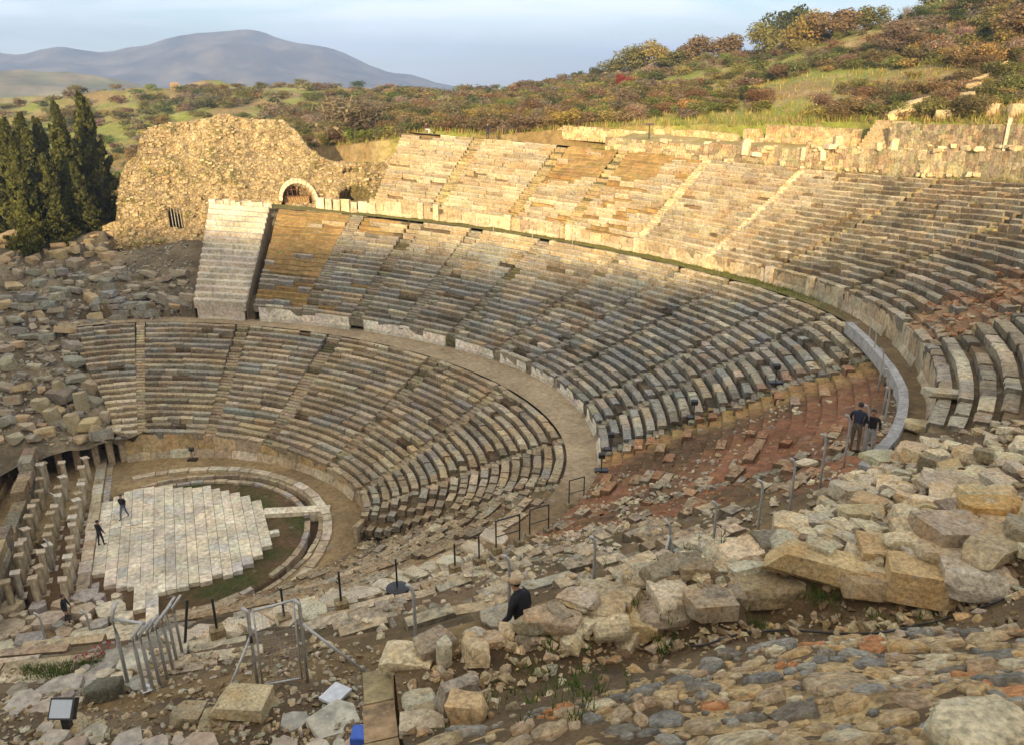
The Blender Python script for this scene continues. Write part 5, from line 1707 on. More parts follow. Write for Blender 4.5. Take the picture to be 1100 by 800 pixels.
for n, (s, size) in enumerate(sel[:2600]):
    px, r, x, y, z, py = s
    w = [4, 2.4, 1.2, 1.2, 2, .8] if px > 340 else [2.2, 3, 1.8, .6, 2, .6]
    k = R_.choices(list(BC), w)[0]
    h_ = size * R_.uniform(.45, .8)
    if n < 240:
        me = R_.choice(BT) if k in ('rust', 'grey') and R_.random() < .6 else R_.choice(BU)
        o = bpy.data.objects.new('shrub', me); COL.objects.link(o); o.location = (x, y, z - .15); o.scale = (size, size, h_); o.rotation_euler = (0, 0, R_.uniform(0, 6.28))
        o.color = (*jit(BC[k][0], .25, .12), 1); tag(o, BC[k][1], 'shrub', 'shrubs on the hillside behind the theatre')
    else:
        if not BUA: 
            for m_ in BU + BT:
                co_ = np.empty(len(m_.vertices) * 3, np.float32); m_.vertices.foreach_get('co', co_); BUA.append(co_.reshape(-1, 4, 3))
        Q = BUA[R_.randrange(len(BUA))]; step = 3 if r < 200 else 5; Q = Q[R_.randrange(step)::step]
        c0 = np.array(jit(BC[k][0], .25, .12)); a = R_.uniform(0, 6.28); ca, sa = math.cos(a), math.sin(a)
        ctr = Q.mean(1, keepdims=True); Q = ctr + (Q - ctr) * (1.45 if step == 3 else 1.9)
        P = np.stack([x + (Q[..., 0] * ca - Q[..., 1] * sa) * size * 1.15, y + (Q[..., 0] * sa + Q[..., 1] * ca) * size * 1.15, z - .15 + Q[..., 2] * h_], -1)
        mass_v.append(P.reshape(-1, 3)); mass_c.append(np.repeat(c0[None] * NP_.uniform(.6, 1.4, (len(Q), 1)), 4, 0))
MT['leafmass'] = leaf_mat('undergrowth_leaves', False, (1, 1, 1))
PV_ = np.concatenate(mass_v).astype(np.float32); PC_ = np.concatenate(mass_c).astype(np.float32); nq = len(PV_) // 4
me = bpy.data.meshes.new('undergrowth'); me.vertices.add(len(PV_)); me.vertices.foreach_set('co', PV_.ravel()); me.loops.add(nq * 4); me.loops.foreach_set('vertex_index', np.arange(nq * 4, dtype=np.int32)); me.polygons.add(nq); me.polygons.foreach_set('loop_start', np.arange(0, nq * 4, 4, dtype=np.int32))
a_ = me.color_attributes.new('Col', 'FLOAT_COLOR', 'POINT'); a_.data.foreach_set('color', np.c_[PC_, np.ones(len(PC_), np.float32)].astype(np.float32).ravel()); me.update(); me.validate()
tag(link('undergrowth', me, MT['leafmass']), 'mass of brown and olive scrub covering the hillside', 'undergrowth', None, 'stuff')
# grass on the near slopes, walkway edges and gully
gr = MB()


def tuft(p, h, n, col, spread):
    for _ in range(n):
        a = R_.uniform(0, 6.28); d = Vector((math.cos(a), math.sin(a), 0)); b = Vector(p) + d * R_.uniform(0, spread); w = Vector((-d.y, d.x, 0)) * h * .07; t = b + d * h * R_.uniform(.2, .6) + Vector((0, 0, h * R_.uniform(.6, 1)))
        gr.add([b - w, b + w, t], [(0, 1, 2)], jit(col, .3, .1))


for i in range(6500):
    px = R_.uniform(-10, 1110); r0 = ter_rz(px)[0][0]; r = r0 + 90 * R_.random() ** 1.6; x, y, z = ter_pt(px, r)
    tuft((x, y, z - .05), R_.uniform(.4, 1.0), 5, R_.choice([(.20, .24, .04), (.27, .27, .06), (.40, .31, .11), (.34, .23, .08)]), .7)
for i in range(500):     # green line along the foot of the retaining wall and odd tufts
    F = R_.uniform(-34, 41); p = rp(DFL, rad(F), 0, R_.uniform(-1.2, -.1)); tuft((p[0], p[1], p[2] - .03), R_.uniform(.12, .3), 6, (.13, .16, .03), .4)
for i in range(160):
    F = R_.uniform(-45, 24); p = rp(H['E'], rad(F), .02, R_.uniform(-.6, -.1)); tuft(p, R_.uniform(.15, .35), 6, (.17, .19, .04), .4)
for i in range(120):
    F = R_.uniform(-40, 35); t = R_.random(); p = rp(cm('Ctop', 'Din', t), rad(F)); tuft((p[0], p[1], ground(p[0], p[1]) - .02), R_.uniform(.12, .3), 7, (.10, .13, .03), .25)
for st0 in (-1.6, 8.7, 17.4, 23.4, 31.2):
    for i in range(60):
        t = R_.random(); p = rp(cm('Dtop', 'E', t), rad(st0 + R_.uniform(-.5, .5))); tuft((p[0], p[1], ground(p[0], p[1]) - .02), R_.uniform(.12, .28), 6, (.14, .17, .03), .25)
for i in range(700):
    px, py = R_.uniform(22, 112), R_.uniform(704, 732)
    if not inpoly(px, py, [(18, 712), (60, 704), (112, 706), (95, 720), (60, 730), (25, 730)]): continue
    h = hit(px, py)
    if h and h[3] < 24: tuft(h[0], R_.uniform(.05, .12), 8, (.07, .11, .02), .12)
for cx, cy, n, sp in ((610, 762, 60, .25), (640, 752, 40, .2), (510, 770, 30, .2), (812, 676, 40, .12), (625, 770, 30, .2), (775, 592, 30, .2), (720, 632, 50, .3), (728, 698, 40, .15), (885, 640, 60, .12), (575, 745, 30, .2), (945, 668, 14, .08), (740, 605, 30, .3), (1000, 672, 10, .1), (790, 590, 20, .2)):
    h = hit(cx, cy)
    if h:
        for _ in range(n): tuft(h[0] + Vector((R_.gauss(0, sp), R_.gauss(0, sp), 0)), R_.uniform(.05, .13), 6, (.08, .12, .025), .05)
for i in range(900):      # weeds on the orchestra floor
    a = R_.uniform(rad(-115), rad(60)); r = R_.uniform(6.2, 8.0); x, y = OC[0] + r * math.cos(a), OC[1] + r * math.sin(a)
    if fbm(x * .5, y * .5, 7) > -.05: tuft((x, y, .02), R_.uniform(.05, .14), 5, (.09, .11, .03), .3)
MT['grassblade'] = leaf_mat('grass_blades', False, (1, 1, 1))
tag(gr.build('grass', MT['grassblade']), 'wild grass and weeds on slopes, seams and ledges', 'grass', None, 'stuff')


# cypresses
def cypress_mesh(seed, n=9500):
    rnd = random.Random(seed); V = []; F = []; Cc = []
    lobes = [(rnd.random() ** 1.15 * .93 + .03, rnd.uniform(0, 6.28), rnd.uniform(.72, 1.18)) for _ in range(95)]
    for i in range(n):
        if rnd.random() < .8:
            z, a, lr = rnd.choice(lobes); tz = rnd.random(); z += tz * .085 - .02; a += rnd.gauss(0, .30 * (1 - .75 * tz)); lr *= (.55 + .5 * tz ** .6)
        else: z, a, lr = rnd.uniform(.02, .99), rnd.uniform(0, 6.28), .5
        z = max(.01, min(1, z)); R0 = (min(1, (z + .02) / .14) ** .5) * (1.02 - z) ** .75
        r = R0 * lr * (.8 + .25 * rnd.random())
        p = Vector((r * math.cos(a), r * math.sin(a), z)); up = Vector((math.cos(a) * .45, math.sin(a) * .45, 2.2)).normalized()
        up = (up + Vector((rnd.gauss(0, .3), rnd.gauss(0, .3), 0))).normalized()
        side = up.cross(Vector((math.cos(a + rnd.gauss(0, .8)), math.sin(a + rnd.gauss(0, .8)), 0))).normalized()
        s = rnd.uniform(.6, 1.3); k = rnd.uniform(.5, 1.55); b = len(V)
        q0, q1 = Vector((up.x * .075 * s, up.y * .075 * s, up.z * .011 * s)), Vector((side.x * .05 * s, side.y * .05 * s, side.z * .007 * s))
        V += [p - q0 - q1, p - q0 + q1, p + q0 + q1 * .3, p + q0 - q1 * .3]; F.append((b, b + 1, b + 2, b + 3)); Cc.append((k * 1.05, k, k * .8))
    mb = MB(); mb.add(V, F, Cc); me = mb.mesh('crown'); me.materials.append(MT['cypress']); return me


CY = [cypress_mesh(k) for k in range(4)]
trm = MB(); trm.tube([(0, 0, -.02), (.002, 0, .12), (0, 0, .5), (0, 0, .9)], [.075, .055, .03, .008], 8, (.08, .06, .04)); TRM = trm.mesh('trunk'); TRM.materials.append(MT['bark'])
cyp = [(85, 100, 265, 104, 27, 'tallest cypress, pointed, at the right end of the grove'), (57, 109, 262, 118, 22, 'distant dark cypress tip showing between the taller ones'), (62, 132, 270, 100, 30, 'broad olive lit cypress in the middle of the grove'),
       (38, 126, 275, 112, 24, 'cypress behind the middle of the grove'), (20, 122, 280, 108, 26, 'cypress left of the grove centre with a dark side'), (3, 128, 290, 102, 28, 'cypress cut by the left picture edge'), (-24, 120, 290, 106, 28, 'cypress just beyond the left picture edge'),
       (12, 155, 290, 94, 22, 'smaller front cypress at the left of the grove'), (88, 150, 255, 110, 20, 'shorter cypress hugging the right side of the tallest one'), (45, 165, 270, 95, 20, 'low front cypress between the two broad ones'), (78, 175, 262, 97, 20, 'low front cypress before the tallest one')]
for k, (px, y0, y1, r, wpx, lab) in enumerate(cyp):
    top = at_r(px, y0, r); base = at_r(px, y1, r); zb = max(3.5, base[2] - 1); hgt = top[2] - zb
    w = wpx * r / FPX
    o = empty('cypress', (top[0], top[1], zb), R_.uniform(0, 6), lab, 'tree')
    c = link('crown', CY[k % 4], None, o); c.scale = (w * 1.12, w * 1.12, hgt); t = link('trunk', TRM, None, o); t.scale = (w * 1.1, w * 1.1, hgt * .9)

# broad trees on the skyline and the bare tree
for k, (px, py, hpx, wpx, kd) in enumerate(((680, 76, 26, 30, 'olive'), (705, 72, 24, 26, 'gold'), (655, 84, 18, 22, 'olive'), (838, 60, 40, 34, 'dark'), (858, 55, 34, 30, 'gold'), (820, 62, 28, 30, 'olive'), (620, 93, 14, 14, 'dark'), (600, 98, 12, 12, 'dark'), (885, 44, 26, 36, 'rust'), (920, 36, 22, 30, 'olive'), (1010, 28, 30, 40, 'olive'), (1025, 16, 18, 24, 'dark'),
                                             (640, 78, 12, 16, 'dark'), (668, 98, 16, 14, 'red'), (803, 110, 17, 17, 'dark'), (240, 94, 7, 10, 'gold'), (445, 103, 9, 12, 'gold'), (380, 150, 42, 60, 'grey'), (1085, 48, 30, 40, 'rust'), (960, 56, 26, 40, 'grey'), (745, 62, 24, 30, 'rust'), (775, 58, 20, 30, 'rust'), (720, 64, 16, 26, 'olive'))):
    lo, hi = ter_rz(px)[0][0] + 1, 420
    best = min((abs(400 - FPX * ((np.array(ter_pt(px, r)) - CAM) @ UPV) / ((np.array(ter_pt(px, r)) - CAM) @ FWD) - py), r) for r in np.linspace(lo, 300, 60))
    r = best[1]; x, y, z = ter_pt(px, r); m = r / FPX
    nm = {'red': (.19, .04, .03)}.get(kd) or BC[kd][0]
    o = empty('tree', (x, y, z - .3), R_.uniform(0, 6), None, 'tree')
    lab = {680: 'round olive crowned tree on the skyline left of the hill top', 705: 'yellow tinged tree on the skyline beside the round olive one', 655: 'lower olive tree on the falling skyline', 838: 'dark tree with visible trunks on the hill', 858: 'golden tree right of the dark hill tree', 820: 'olive tree left of the dark hill tree', 620: 'small dark tree on the skyline dip', 600: 'smallest dark tree on the skyline dip', 885: 'rusty bare tree on the skyline', 920: 'olive tree on the skyline near the bare tree', 1010: 'big olive bush like tree right of the bare tree', 1025: 'dark tree at the top of the hill', 640: 'dark tree top on the left slope of the skyline', 668: 'dark red leaved tree on the hillside', 803: 'round dark green tree alone on the grassy slope', 240: 'tiny golden tree on the distant ridge', 445: 'golden tree on the ridge beside the utility pole', 380: 'spreading bare brown tree behind the ruin', 1085: 'rust coloured tree at the right edge', 960: 'grey brown thicket tree below the bare tree', 745: 'rusty tree in the middle of the skyline', 775: 'wide rusty tree right of the skyline middle', 720: 'low olive tree between the skyline trees'}[px]
    o['label'] = lab
    c = link('crown', R_.choice(BT if kd in ('grey',) else CRN), None, o); c.scale = (wpx * m * 1.25, wpx * m * 1.25, hpx * m * 1.05); c.color = (*jit(nm, .1), 1)
    if kd not in ('grey',): c.location.z = hpx * m * .08
    tm = MB(); h_ = hpx * m
    tm.tube([(0, 0, -.2), (.05 * h_, 0, .3 * h_), (.02 * h_, .03 * h_, .6 * h_)], [.045 * h_, .035 * h_, .015 * h_], 7)
    for q in range(5):
        a = q * 1.3; tm.tube([(.04 * h_, 0, (.25 + .06 * q) * h_), (.2 * h_ * math.cos(a), .2 * h_ * math.sin(a), (.5 + .06 * q) * h_), (.3 * h_ * math.cos(a + .3), .3 * h_ * math.sin(a + .3), (.72 + .04 * q) * h_)], [.02 * h_, .012 * h_, .004 * h_], 5)
    tm.build('trunk', MT['bark'], o)


def branches(mb, p, d, L, r, lv):
    q = p + d * L; mb.tube([p, p + d * L * .5 + Vector((R_.gauss(0, .03), R_.gauss(0, .03), 0)) * L, q], [r, r * .8, r * .6], 5, (.1, .08, .06), False)
    if lv == 0: return
    for _ in range(R_.choice((2, 3, 3))):
        e = (d + Vector((R_.gauss(0, .5), R_.gauss(0, .5), R_.gauss(.1, .3)))).normalized(); branches(mb, p + d * L * R_.uniform(.6, 1), e, L * R_.uniform(.6, .85), r * .6, lv - 1)


px = 958; r = 150; x, y, z = ter_pt(px, r)
for rr in np.linspace(120, 200, 40):
    q = np.array(ter_pt(px, rr)); yy = 400 - FPX * ((q - CAM) @ UPV) / ((q - CAM) @ FWD)
    if yy < 30: x, y, z = q; break
bt = empty('bare_tree', (x, y, z - .2), 0, 'leafless pale tree standing alone against the sky on the hill top', 'tree')
mb = MB(); branches(mb, Vector((0, 0, 0)), Vector((.03, 0, 1)), 1.6, .12, 5); mb.build('branching_trunk', plain('pale_bark', (.16, .13, .1), .9), bt)
# ------------------------------------------------------------------ fences, gate, rails, lamps
def bent_post(p, h, rad_=.035, lean=(0, 0), dirv=None, label=None, group='bent top fence posts along the upper walkway', name='fence_post'):
    d = Vector(dirv) if dirv is not None else -Vector((RGT[0], RGT[1], 0)).normalized() * .5
    mb = MB(); t = Vector((lean[0], lean[1], 1)) * h
    mb.tube([(0, 0, -.25), t * .4, t * .8, t * .9 + d * .03 * h, t * .96 + d * .10 * h, t * .985 + d * .2 * h], [rad_] * 6, 8)
    o = mb.build(name, MT['steel'], None, True); o.location = p
    return tag(o, label or 'grey steel fence post with a bent top in the line along the upper walkway', 'fence post', group)


posts = [((443, 626), (447, 690), 0), ((544.5, 604), (547.2, 650), 0), ((638, 588), (637.7, 628), 0), ((770, 544), (766, 585), 0), ((818, 517), (814, 570), 0), ((852, 495), (848, 549), 0), ((885, 470), (880, 526), 0), ((910, 450), (906, 502), 0), ((930, 440), (926, 490), 0)]
posts += [((951, 395), (948, 446), 0), ((945, 378), (943, 420), 0), ((937, 355), (936, 395), 0), ((932, 346), (931, 378), 0), ((953, 420), (950, 455), 0)]
for (a, b), (c, d), _ in posts:
    # walk down until the ray meets the walkway side of the tiers
    if d > 540: q = Vector(onz(c, d, 17.1 if c < 700 else 16.7)); m = (q - Vector(CAM)).length / FPX
    else: h = hit(c, d); q = h[0]; m = h[3] / FPX
    bent_post(q, max(1.2, min(1.9, abs(d - b) * m * 1.1)))
p = Vector(onz(716, 622, 17.6))   # braced corner post
bp = empty('braced_fence_post', p, 0, 'fence post held by two slanting braces in the block field', 'fence post')
mb = MB(); mb.tube([(0, 0, -.2), (0, 0, 1.25), Vector((0, 0, 1.4)) - SUR * .12], [.03] * 3, 8); mb.build('post', MT['steel'], bp, True)
for s in (-1, 1): 
    mb = MB(); mb.tube([SUR * (.5 * s) + Vector((.1 * s, .4 * s, -.3)), (0, 0, 1.05)], .026, 8); mb.build('brace', MT['steel'], bp, True)
for a, b, hh in ((53, 704, 1.9), (102, 701, 1.9), (24, 640, 1.2), (58, 612, 2.2), (64, 560, 2.2)):
    X = onz(a, b, 7.6 if b > 690 else .1); o = bent_post(tuple(X), hh, .04, label='thin plain grey post at the edge of the terrace above the stage', group='plain grey posts by the stage')
# the double row at the left: close set bent posts with a top rail
fe = empty('bent_fence', on(157, 745), 0, 'group of close set galvanised posts with curved tops at the left walkway end', 'fence')
P0 = Vector(fe.location); tgt = [(157, 745), (165, 742), (172, 735), (180, 728), (186, 718), (190, 708), (196, 700)]
for k, (a, b) in enumerate(tgt):
    h = hit(a, b); q = h[0] - P0 if h and h[3] < 26 else Vector((.1 * k, .35 * k, 0))
    mb = MB(); H0 = 1.45; dv = SUR * .30 + Vector((0, .15, 0))
    mb.tube([q + Vector((0, 0, -.2)), q + Vector((-.03, 0, H0 * .7)), q + Vector((-.05, 0, H0 * .88)), q + Vector((0, 0, H0 * .97)) + dv * .25, q + Vector((0, 0, H0 * 1.06)) + dv * .7], [.033] * 5, 8)
    mb.build('post', MT['steel'], fe, True)
q = on(138, 735) - P0
mb = MB(); mb.tube([q + Vector((0, 0, -.2)), q + Vector((-.02, 0, 1.2)), q + Vector((-.05, 0, 1.55)), q + Vector((0, 0, 1.75)), q + Vector((.1, .08, 1.86))], [.036] * 5, 8); mb.build('tall_post', MT['steel'], fe, True)
mb = MB(); mb.tube([q + Vector((-.02, 0, 1.55)), Vector((.2, .1, 1.42))], .03, 8); mb.build('rail', MT['steel'], fe, True)
# mesh gate
ga, gb = on(278, 743), on(331, 733)
gd = gb - ga; gw = Vector((gd.x, gd.y, 0)).length; gz = math.atan2(gd.y, gd.x)
gt = empty('mesh_gate', ga, gz, 'galvanised wire mesh gate with slanting braces on the upper walkway', 'gate')
gh = 1.75; dz = gb.z - ga.z
for x, z in ((0, 0), (gw, dz)):
    mb = MB(); mb.tube([(x, 0, z - .25), (x, 0, z + gh), (x - .08, 0, z + gh + .1)], .034, 10); mb.build('gate_post', MT['steel'], gt, True)
fr_ = MB()
fr_.tube([(.09, 0, .12), (.09, 0, gh + .02)], .018, 8); fr_.tube([(gw - .1, 0, .12 + dz), (gw - .1, 0, gh + dz + .12)], .018, 8); fr_.tube([(.09, 0, .14), (gw - .1, 0, .14 + dz)], .02, 8); fr_.tube([(.09, 0, gh), (gw - .1, 0, gh + dz + .1)], .024, 8)
fo = fr_.build('gate_frame', MT['steel'], gt, True)
ms = MB()
for k in range(12): x = .1 + (gw - .2) * k / 11; ms.tube([(x, 0, .14 + dz * k / 11), (x, 0, gh + dz * k / 11)], .0016, 4, (.3, .3, .28), False)
for k in range(14): z = .2 + (gh - .25) * k / 13; ms.tube([(.1, 0, z), (gw - .1, 0, z + dz)], .0016, 4, (.3, .3, .28), False)
ms.build('wire_mesh', MT['steel'], fo)
for x, z0, dx, z1 in ((0, 1.25, -.75, -.1), (gw, 1.3, 1.05, .2)):
    mb = MB(); mb.tube([(x, 0, z0), (x + dx, -.15, z1 - .15)], .026, 8); mb.build('brace', MT['steel'], gt, True)
mb = MB(); mb.box((.0, -.05, 1.2), (.05, .06, .12)); mb.build('latch', MT['black'], gt)

# black rails and posts along the lower walkway
def rail(a, b, hpx, frame, label, w=.9):
    h = hit(a, b); m = h[3] / FPX; H0 = hpx * m * 1.1
    o = empty('handrail' if frame else 'rail_post', h[0], VH + .5, label, 'handrail' if frame else 'post')
    for x in ((0, w) if frame else (0,)):
        mb = MB(); mb.tube([(x, 0, 0), (x, 0, H0)], .032, 6); mb.build('post', MT['black'], o)
        mb = MB(); mb.box((x, 0, .08), (.34, .34, .3), (.33, .27, .18), 0, .02); mb.build('foot_block', MT['seat'], o)
    if frame == 2:
        mb = MB(); mb.tube([(0, 0, H0), (w, 0, H0)], .03, 6); mb.tube([(0, 0, H0 * .5), (w, 0, H0 * .5)], .022, 6); mb.build('top_rail', MT['black'], o)


rail(611, 544, 28, 2, 'black rail frame furthest up the lower walkway beside the drop'); rail(569, 578, 31, 2, 'black rail frame second up the lower walkway'); rail(533, 593, 34, 2, 'tallest black rail frame in the middle of the lower walkway', 1.0)
rail(489, 613, 30, 1, 'pair of black posts without a crossbar on the lower walkway'); rail(367, 652, 38, 0, 'single black post on the lower walkway right of the gate'); rail(306, 668, 36, 0, 'single black post seen through the gate mesh'); rail(234, 682, 38, 0, 'stout black post on the walkway left of the gate')
h = hit(198, 690); mb = MB(); mb.tube([(0, 0, -.1), (.25, .1, 1.1)], .035, 6); o = mb.build('rail_post', MT['black']); o.location = h[0]; tag(o, 'leaning black post near the left end of the lower walkway', 'post')
h = hit(427, 634)
o = empty('sign_stand', h[0], 0, 'black post on a round weighted foot on the lower walkway', 'stand')
mb = MB(); mb.tube([(0, 0, .02), (0, 0, .12), (0, 0, .16)], [.36, .36, .2], 20); mb.build('round_foot', MT['black'], o); mb = MB(); mb.tube([(0, 0, .1), (0, 0, 1.15)], .03, 8); mb.build('post', MT['black'], o)
# small black spotlights on stems standing on the seats
for a, b, lab in ((833, 412, 'small black spotlight on a stem by the end of the seat rows'), (745, 449, 'small black spotlight on a stem above the red rubble'), (656, 483, 'small black spotlight beside the white wall end'), (646, 506, 'lower small black spotlight at the white wall end'), (207, 494, 'tiny black spotlight on the orchestra ring kerb')):
    h = hit(a, b); o = empty('spotlight', h[0], VH, lab, 'spotlight')
    mb = MB(); mb.box((0, 0, .06), (.7, .4, .12), (.03, .03, .03), 0, .01); mb.build('base', MT['black'], o)
    mb = MB(); mb.tube([(0, 0, .1), (0, 0, .75)], .03, 6); mb.build('stem', MT['black'], o)
    mb = MB(); mb.box((0, .05, .9), (.34, .2, .26), (.03, .03, .03), 0, 0, .3); mb.build('lamp_head', MT['black'], o)
# thin posts and sticks on the far walkway
for a, b in ((421, 236), (488, 243), (530, 250), (572, 257), (615, 263), (646, 268), (692, 272), (735, 281), (770, 289), (806, 297), (845, 308), (878, 325), (883, 330), (903, 338), (915, 340)):
    h = hit(a, b); o = bent_post(h[0], R_.uniform(1.1, 1.5), .03, label='thin grey fence stake on the upper walkway below the retaining wall', group='stakes on the far upper walkway', name='fence_stake')
# concrete parapet
pts = [(912, 346), (930, 362), (945, 378), (956, 392), (964, 404), (970, 417), (971, 430), (969, 444), (965, 456), (959, 468), (948, 480), (938, 490), (928, 500)]
W = []
for a, b in pts: p = onz(a, b, rz_(H['Din'], math.atan2(*onz(a, b, 16)[1::-1])) + .42); W.append(Vector(p))
mb = MB(); vs = []
for i, p in enumerate(W):
    t = W[min(i + 1, len(W) - 1)] - W[max(i - 1, 0)]; t.z = 0; t.normalize(); n_ = Vector((-t.y, t.x, 0))
    for s, z in ((-.17, -.6), (-.17, 0), (.17, 0), (.17, -.6)): vs.append(p + n_ * s + Vector((0, 0, z)))
fs = [(i * 4 + k, i * 4 + (k + 1) % 4, (i + 1) * 4 + (k + 1) % 4, (i + 1) * 4 + k) for i in range(len(W) - 1) for k in range(4)] + [(3, 2, 1, 0), tuple((len(W) - 1) * 4 + k for k in range(4))]
mb.add(vs, fs, (.5, .5, .5)); tag(mb.build('concrete_parapet', MT['concrete']), 'smooth pale concrete parapet curving along the upper walkway at the right', 'parapet')
# cable
cb = [(1100, 634), (1070, 650), (1040, 660), (1010, 670), (985, 675), (965, 680), (940, 684), (905, 684), (875, 682), (845, 680), (812, 682), (795, 684), (775, 690), (757, 696), (740, 698)]
CP = []
for a, b in cb:
    h = hit(a, b); CP.append(h[0] + Vector((0, 0, .05)))
cbm = MB(); CS = []
for i in range(len(CP) - 1):
    a0_, a1_, a2_, a3_ = CP[max(i - 1, 0)], CP[i], CP[i + 1], CP[min(i + 2, len(CP) - 1)]
    for q in range(5):
        t = q / 5; CS.append(.5 * ((2 * a1_) + (a2_ - a0_) * t + (2 * a0_ - 5 * a1_ + 4 * a2_ - a3_) * t * t + (3 * a1_ - a0_ - 3 * a2_ + a3_) * t ** 3))
cbm.tube(CS, .013, 6); co = cbm.build('cable', MT['black'], None, True); tag(co, 'black cable snaking along the soil gully below the big blocks', 'cable')
# floodlight at the lower left
h = hit(74, 784); p = h[0]
fl = empty('floodlight', p, VH, 'square floodlight with a pale glass face on a stone at the lower left', 'floodlight')
mb = MB(); mb.box((0, 0, .12), (.12, .12, .3)); mb.tube([(-.16, 0, .25), (-.16, 0, .45)], .02, 6); mb.tube([(.16, 0, .25), (.16, 0, .45)], .02, 6); mb.tube([(-.16, 0, .26), (.16, 0, .26)], .02, 6); mb.build('bracket', MT['black'], fl)
tl = rad(-38)
mb = MB(); mb.box((0, 0, .46), (.40, .14, .34), (.03, .03, .03), 0, 0, tl); mb.box((0, .09, .40), (.30, .08, .22), (.03, .03, .03), 0, 0, tl); mb.build('housing', MT['black'], fl)
mb = MB(); mb.box((0, -.062, .508), (.34, .012, .28), (.6, .65, .7), 0, 0, tl); mb.build('glass_face', plain('lamp_glass', (.42, .47, .5), .15, 0, .05), fl)
rock('block', p + Vector((.02, .1, -.42)), (.55, .5, .5), VH, 0, 0, (.44, .37, .27), 'tan block carrying the square floodlight', sink=0)
# small things
bpy.context.view_layer.update()
lb_ = [q for q in bpy.data.objects if q.get('label') == 'low brown block left of the big tan block'][0]; mi_ = lb_.matrix_world.inverted(); w_ = lb_.location - SUR * .24 - Vector((FWD[0], FWD[1], 0)) * .05
ok_, lc_, _, _ = lb_.ray_cast(mi_ @ Vector((w_.x, w_.y, 40)), (mi_.to_3x3() @ Vector((0, 0, -1))).normalized())
o = empty('water_bottle', (lb_.matrix_world @ lc_) if ok_ else on(188, 790), 0, 'blue plastic water bottle standing on a grey brown stone', 'bottle')
pb = plain('blue_plastic', (.10, .28, .52), .25)
mb = MB(); mb.tube([(0, 0, 0), (0, 0, .03), (0, 0, .17), (0, 0, .21), (0, 0, .24)], [.03, .042, .042, .03, .016], 12); mb.build('bottle_body', pb, o, True); mb = MB(); mb.tube([(0, 0, .24), (0, 0, .27)], .02, 10); mb.build('cap', plain('white_plastic', (.7, .72, .75), .4), o)
h = hit(393, 797); mb = MB(); q = .5
mb.box((0, 0, .02), (.42, .3, .04), rz=VH)
for sx, sy, dx, dy in ((0, .14, .42, .02), (0, -.14, .42, .02), (.2, 0, .02, .28), (-.2, 0, .02, .28)):
    c, s = math.cos(VH), math.sin(VH); mb.box((sx * c - sy * s, sx * s + sy * c, .12), (dx, dy, .18), rz=VH)
mb.box((0, 0, .2), (.38, .26, .03), rz=VH)
o = mb.build('plastic_crate', plain('blue_crate_plastic', (.03, .10, .42), .4)); o.location = h[0]; tag(o, 'blue plastic crate on the slabs at the bottom edge', 'crate')
h = hit(361, 752); mb = MB(); mb.box((0, 0, .14), (.36, .44, .05), rz=VH - .5); o = mb.build('whitish_board', plain('white_board', (.55, .57, .58), .5)); o.location = h[0]; tag(o, 'small whitish board lying on the slabs right of the gate', 'board')
h = hit(101, 707); mb = MB()
rw = Vector((0, 0, 0))
for k in range(9):
    a = k * 1.1; pts_ = [(.3 * math.cos(a + q * .5) * (1 - q * .08) + (k % 3 - 1) * .3, .2 * math.sin(a + q * .6) + q * .02, .05 + .04 * (k % 3) + .03 * math.sin(q * 2 + k)) for q in range(7)]
    for i in range(6):
        p_, q_ = Vector(pts_[i]), Vector(pts_[i + 1]); u_ = Vector((0, 0, .06)); mb.add([p_, q_, q_ + u_, p_ + u_], [(0, 1, 2, 3)], (.5, .08, .07) if i % 2 else (.62, .58, .54))
o = mb.build('barrier_tape', plain('tape_base', (1, 1, 1), .5)); o.data.materials.clear(); tm_, nt_, b_ = nodemat('striped_tape'); a_ = N(nt_, 'ShaderNodeAttribute', attribute_name='Col'); nt_.links.new(a_.outputs['Color'], b_.inputs['Base Color']); o.data.materials.append(tm_)
o.location = h[0]; tag(o, 'heap of red and white striped barrier tape by the grass patch', 'tape')
h = hit(158, 744); mb = MB(); mb.box((0, 0, .05), (.16, .12, .02), j=.03); mb.box((.05, .06, .1), (.12, .1, .02), ry=.6, j=.03); o = mb.build('litter', plain('paper', (.6, .6, .58), .8)); o.location = h[0]; tag(o, 'crumpled white litter at the foot of the bent posts', 'litter')
# low modern handrail posts on the steps down to the orchestra
for k in range(6):
    X = onz(122 + k * 5.6, 477 + k * 3.2, 1.0 - .12 * k); o = empty('step_post', X, 0, 'grey stub post in the row beside the far steps to the orchestra', 'post', 'stub posts beside the far orchestra steps')
    mb = MB(); mb.tube([(0, 0, -.4), (0, 0, .75)], .055, 8); mb.build('stub', MT['steel'], o)
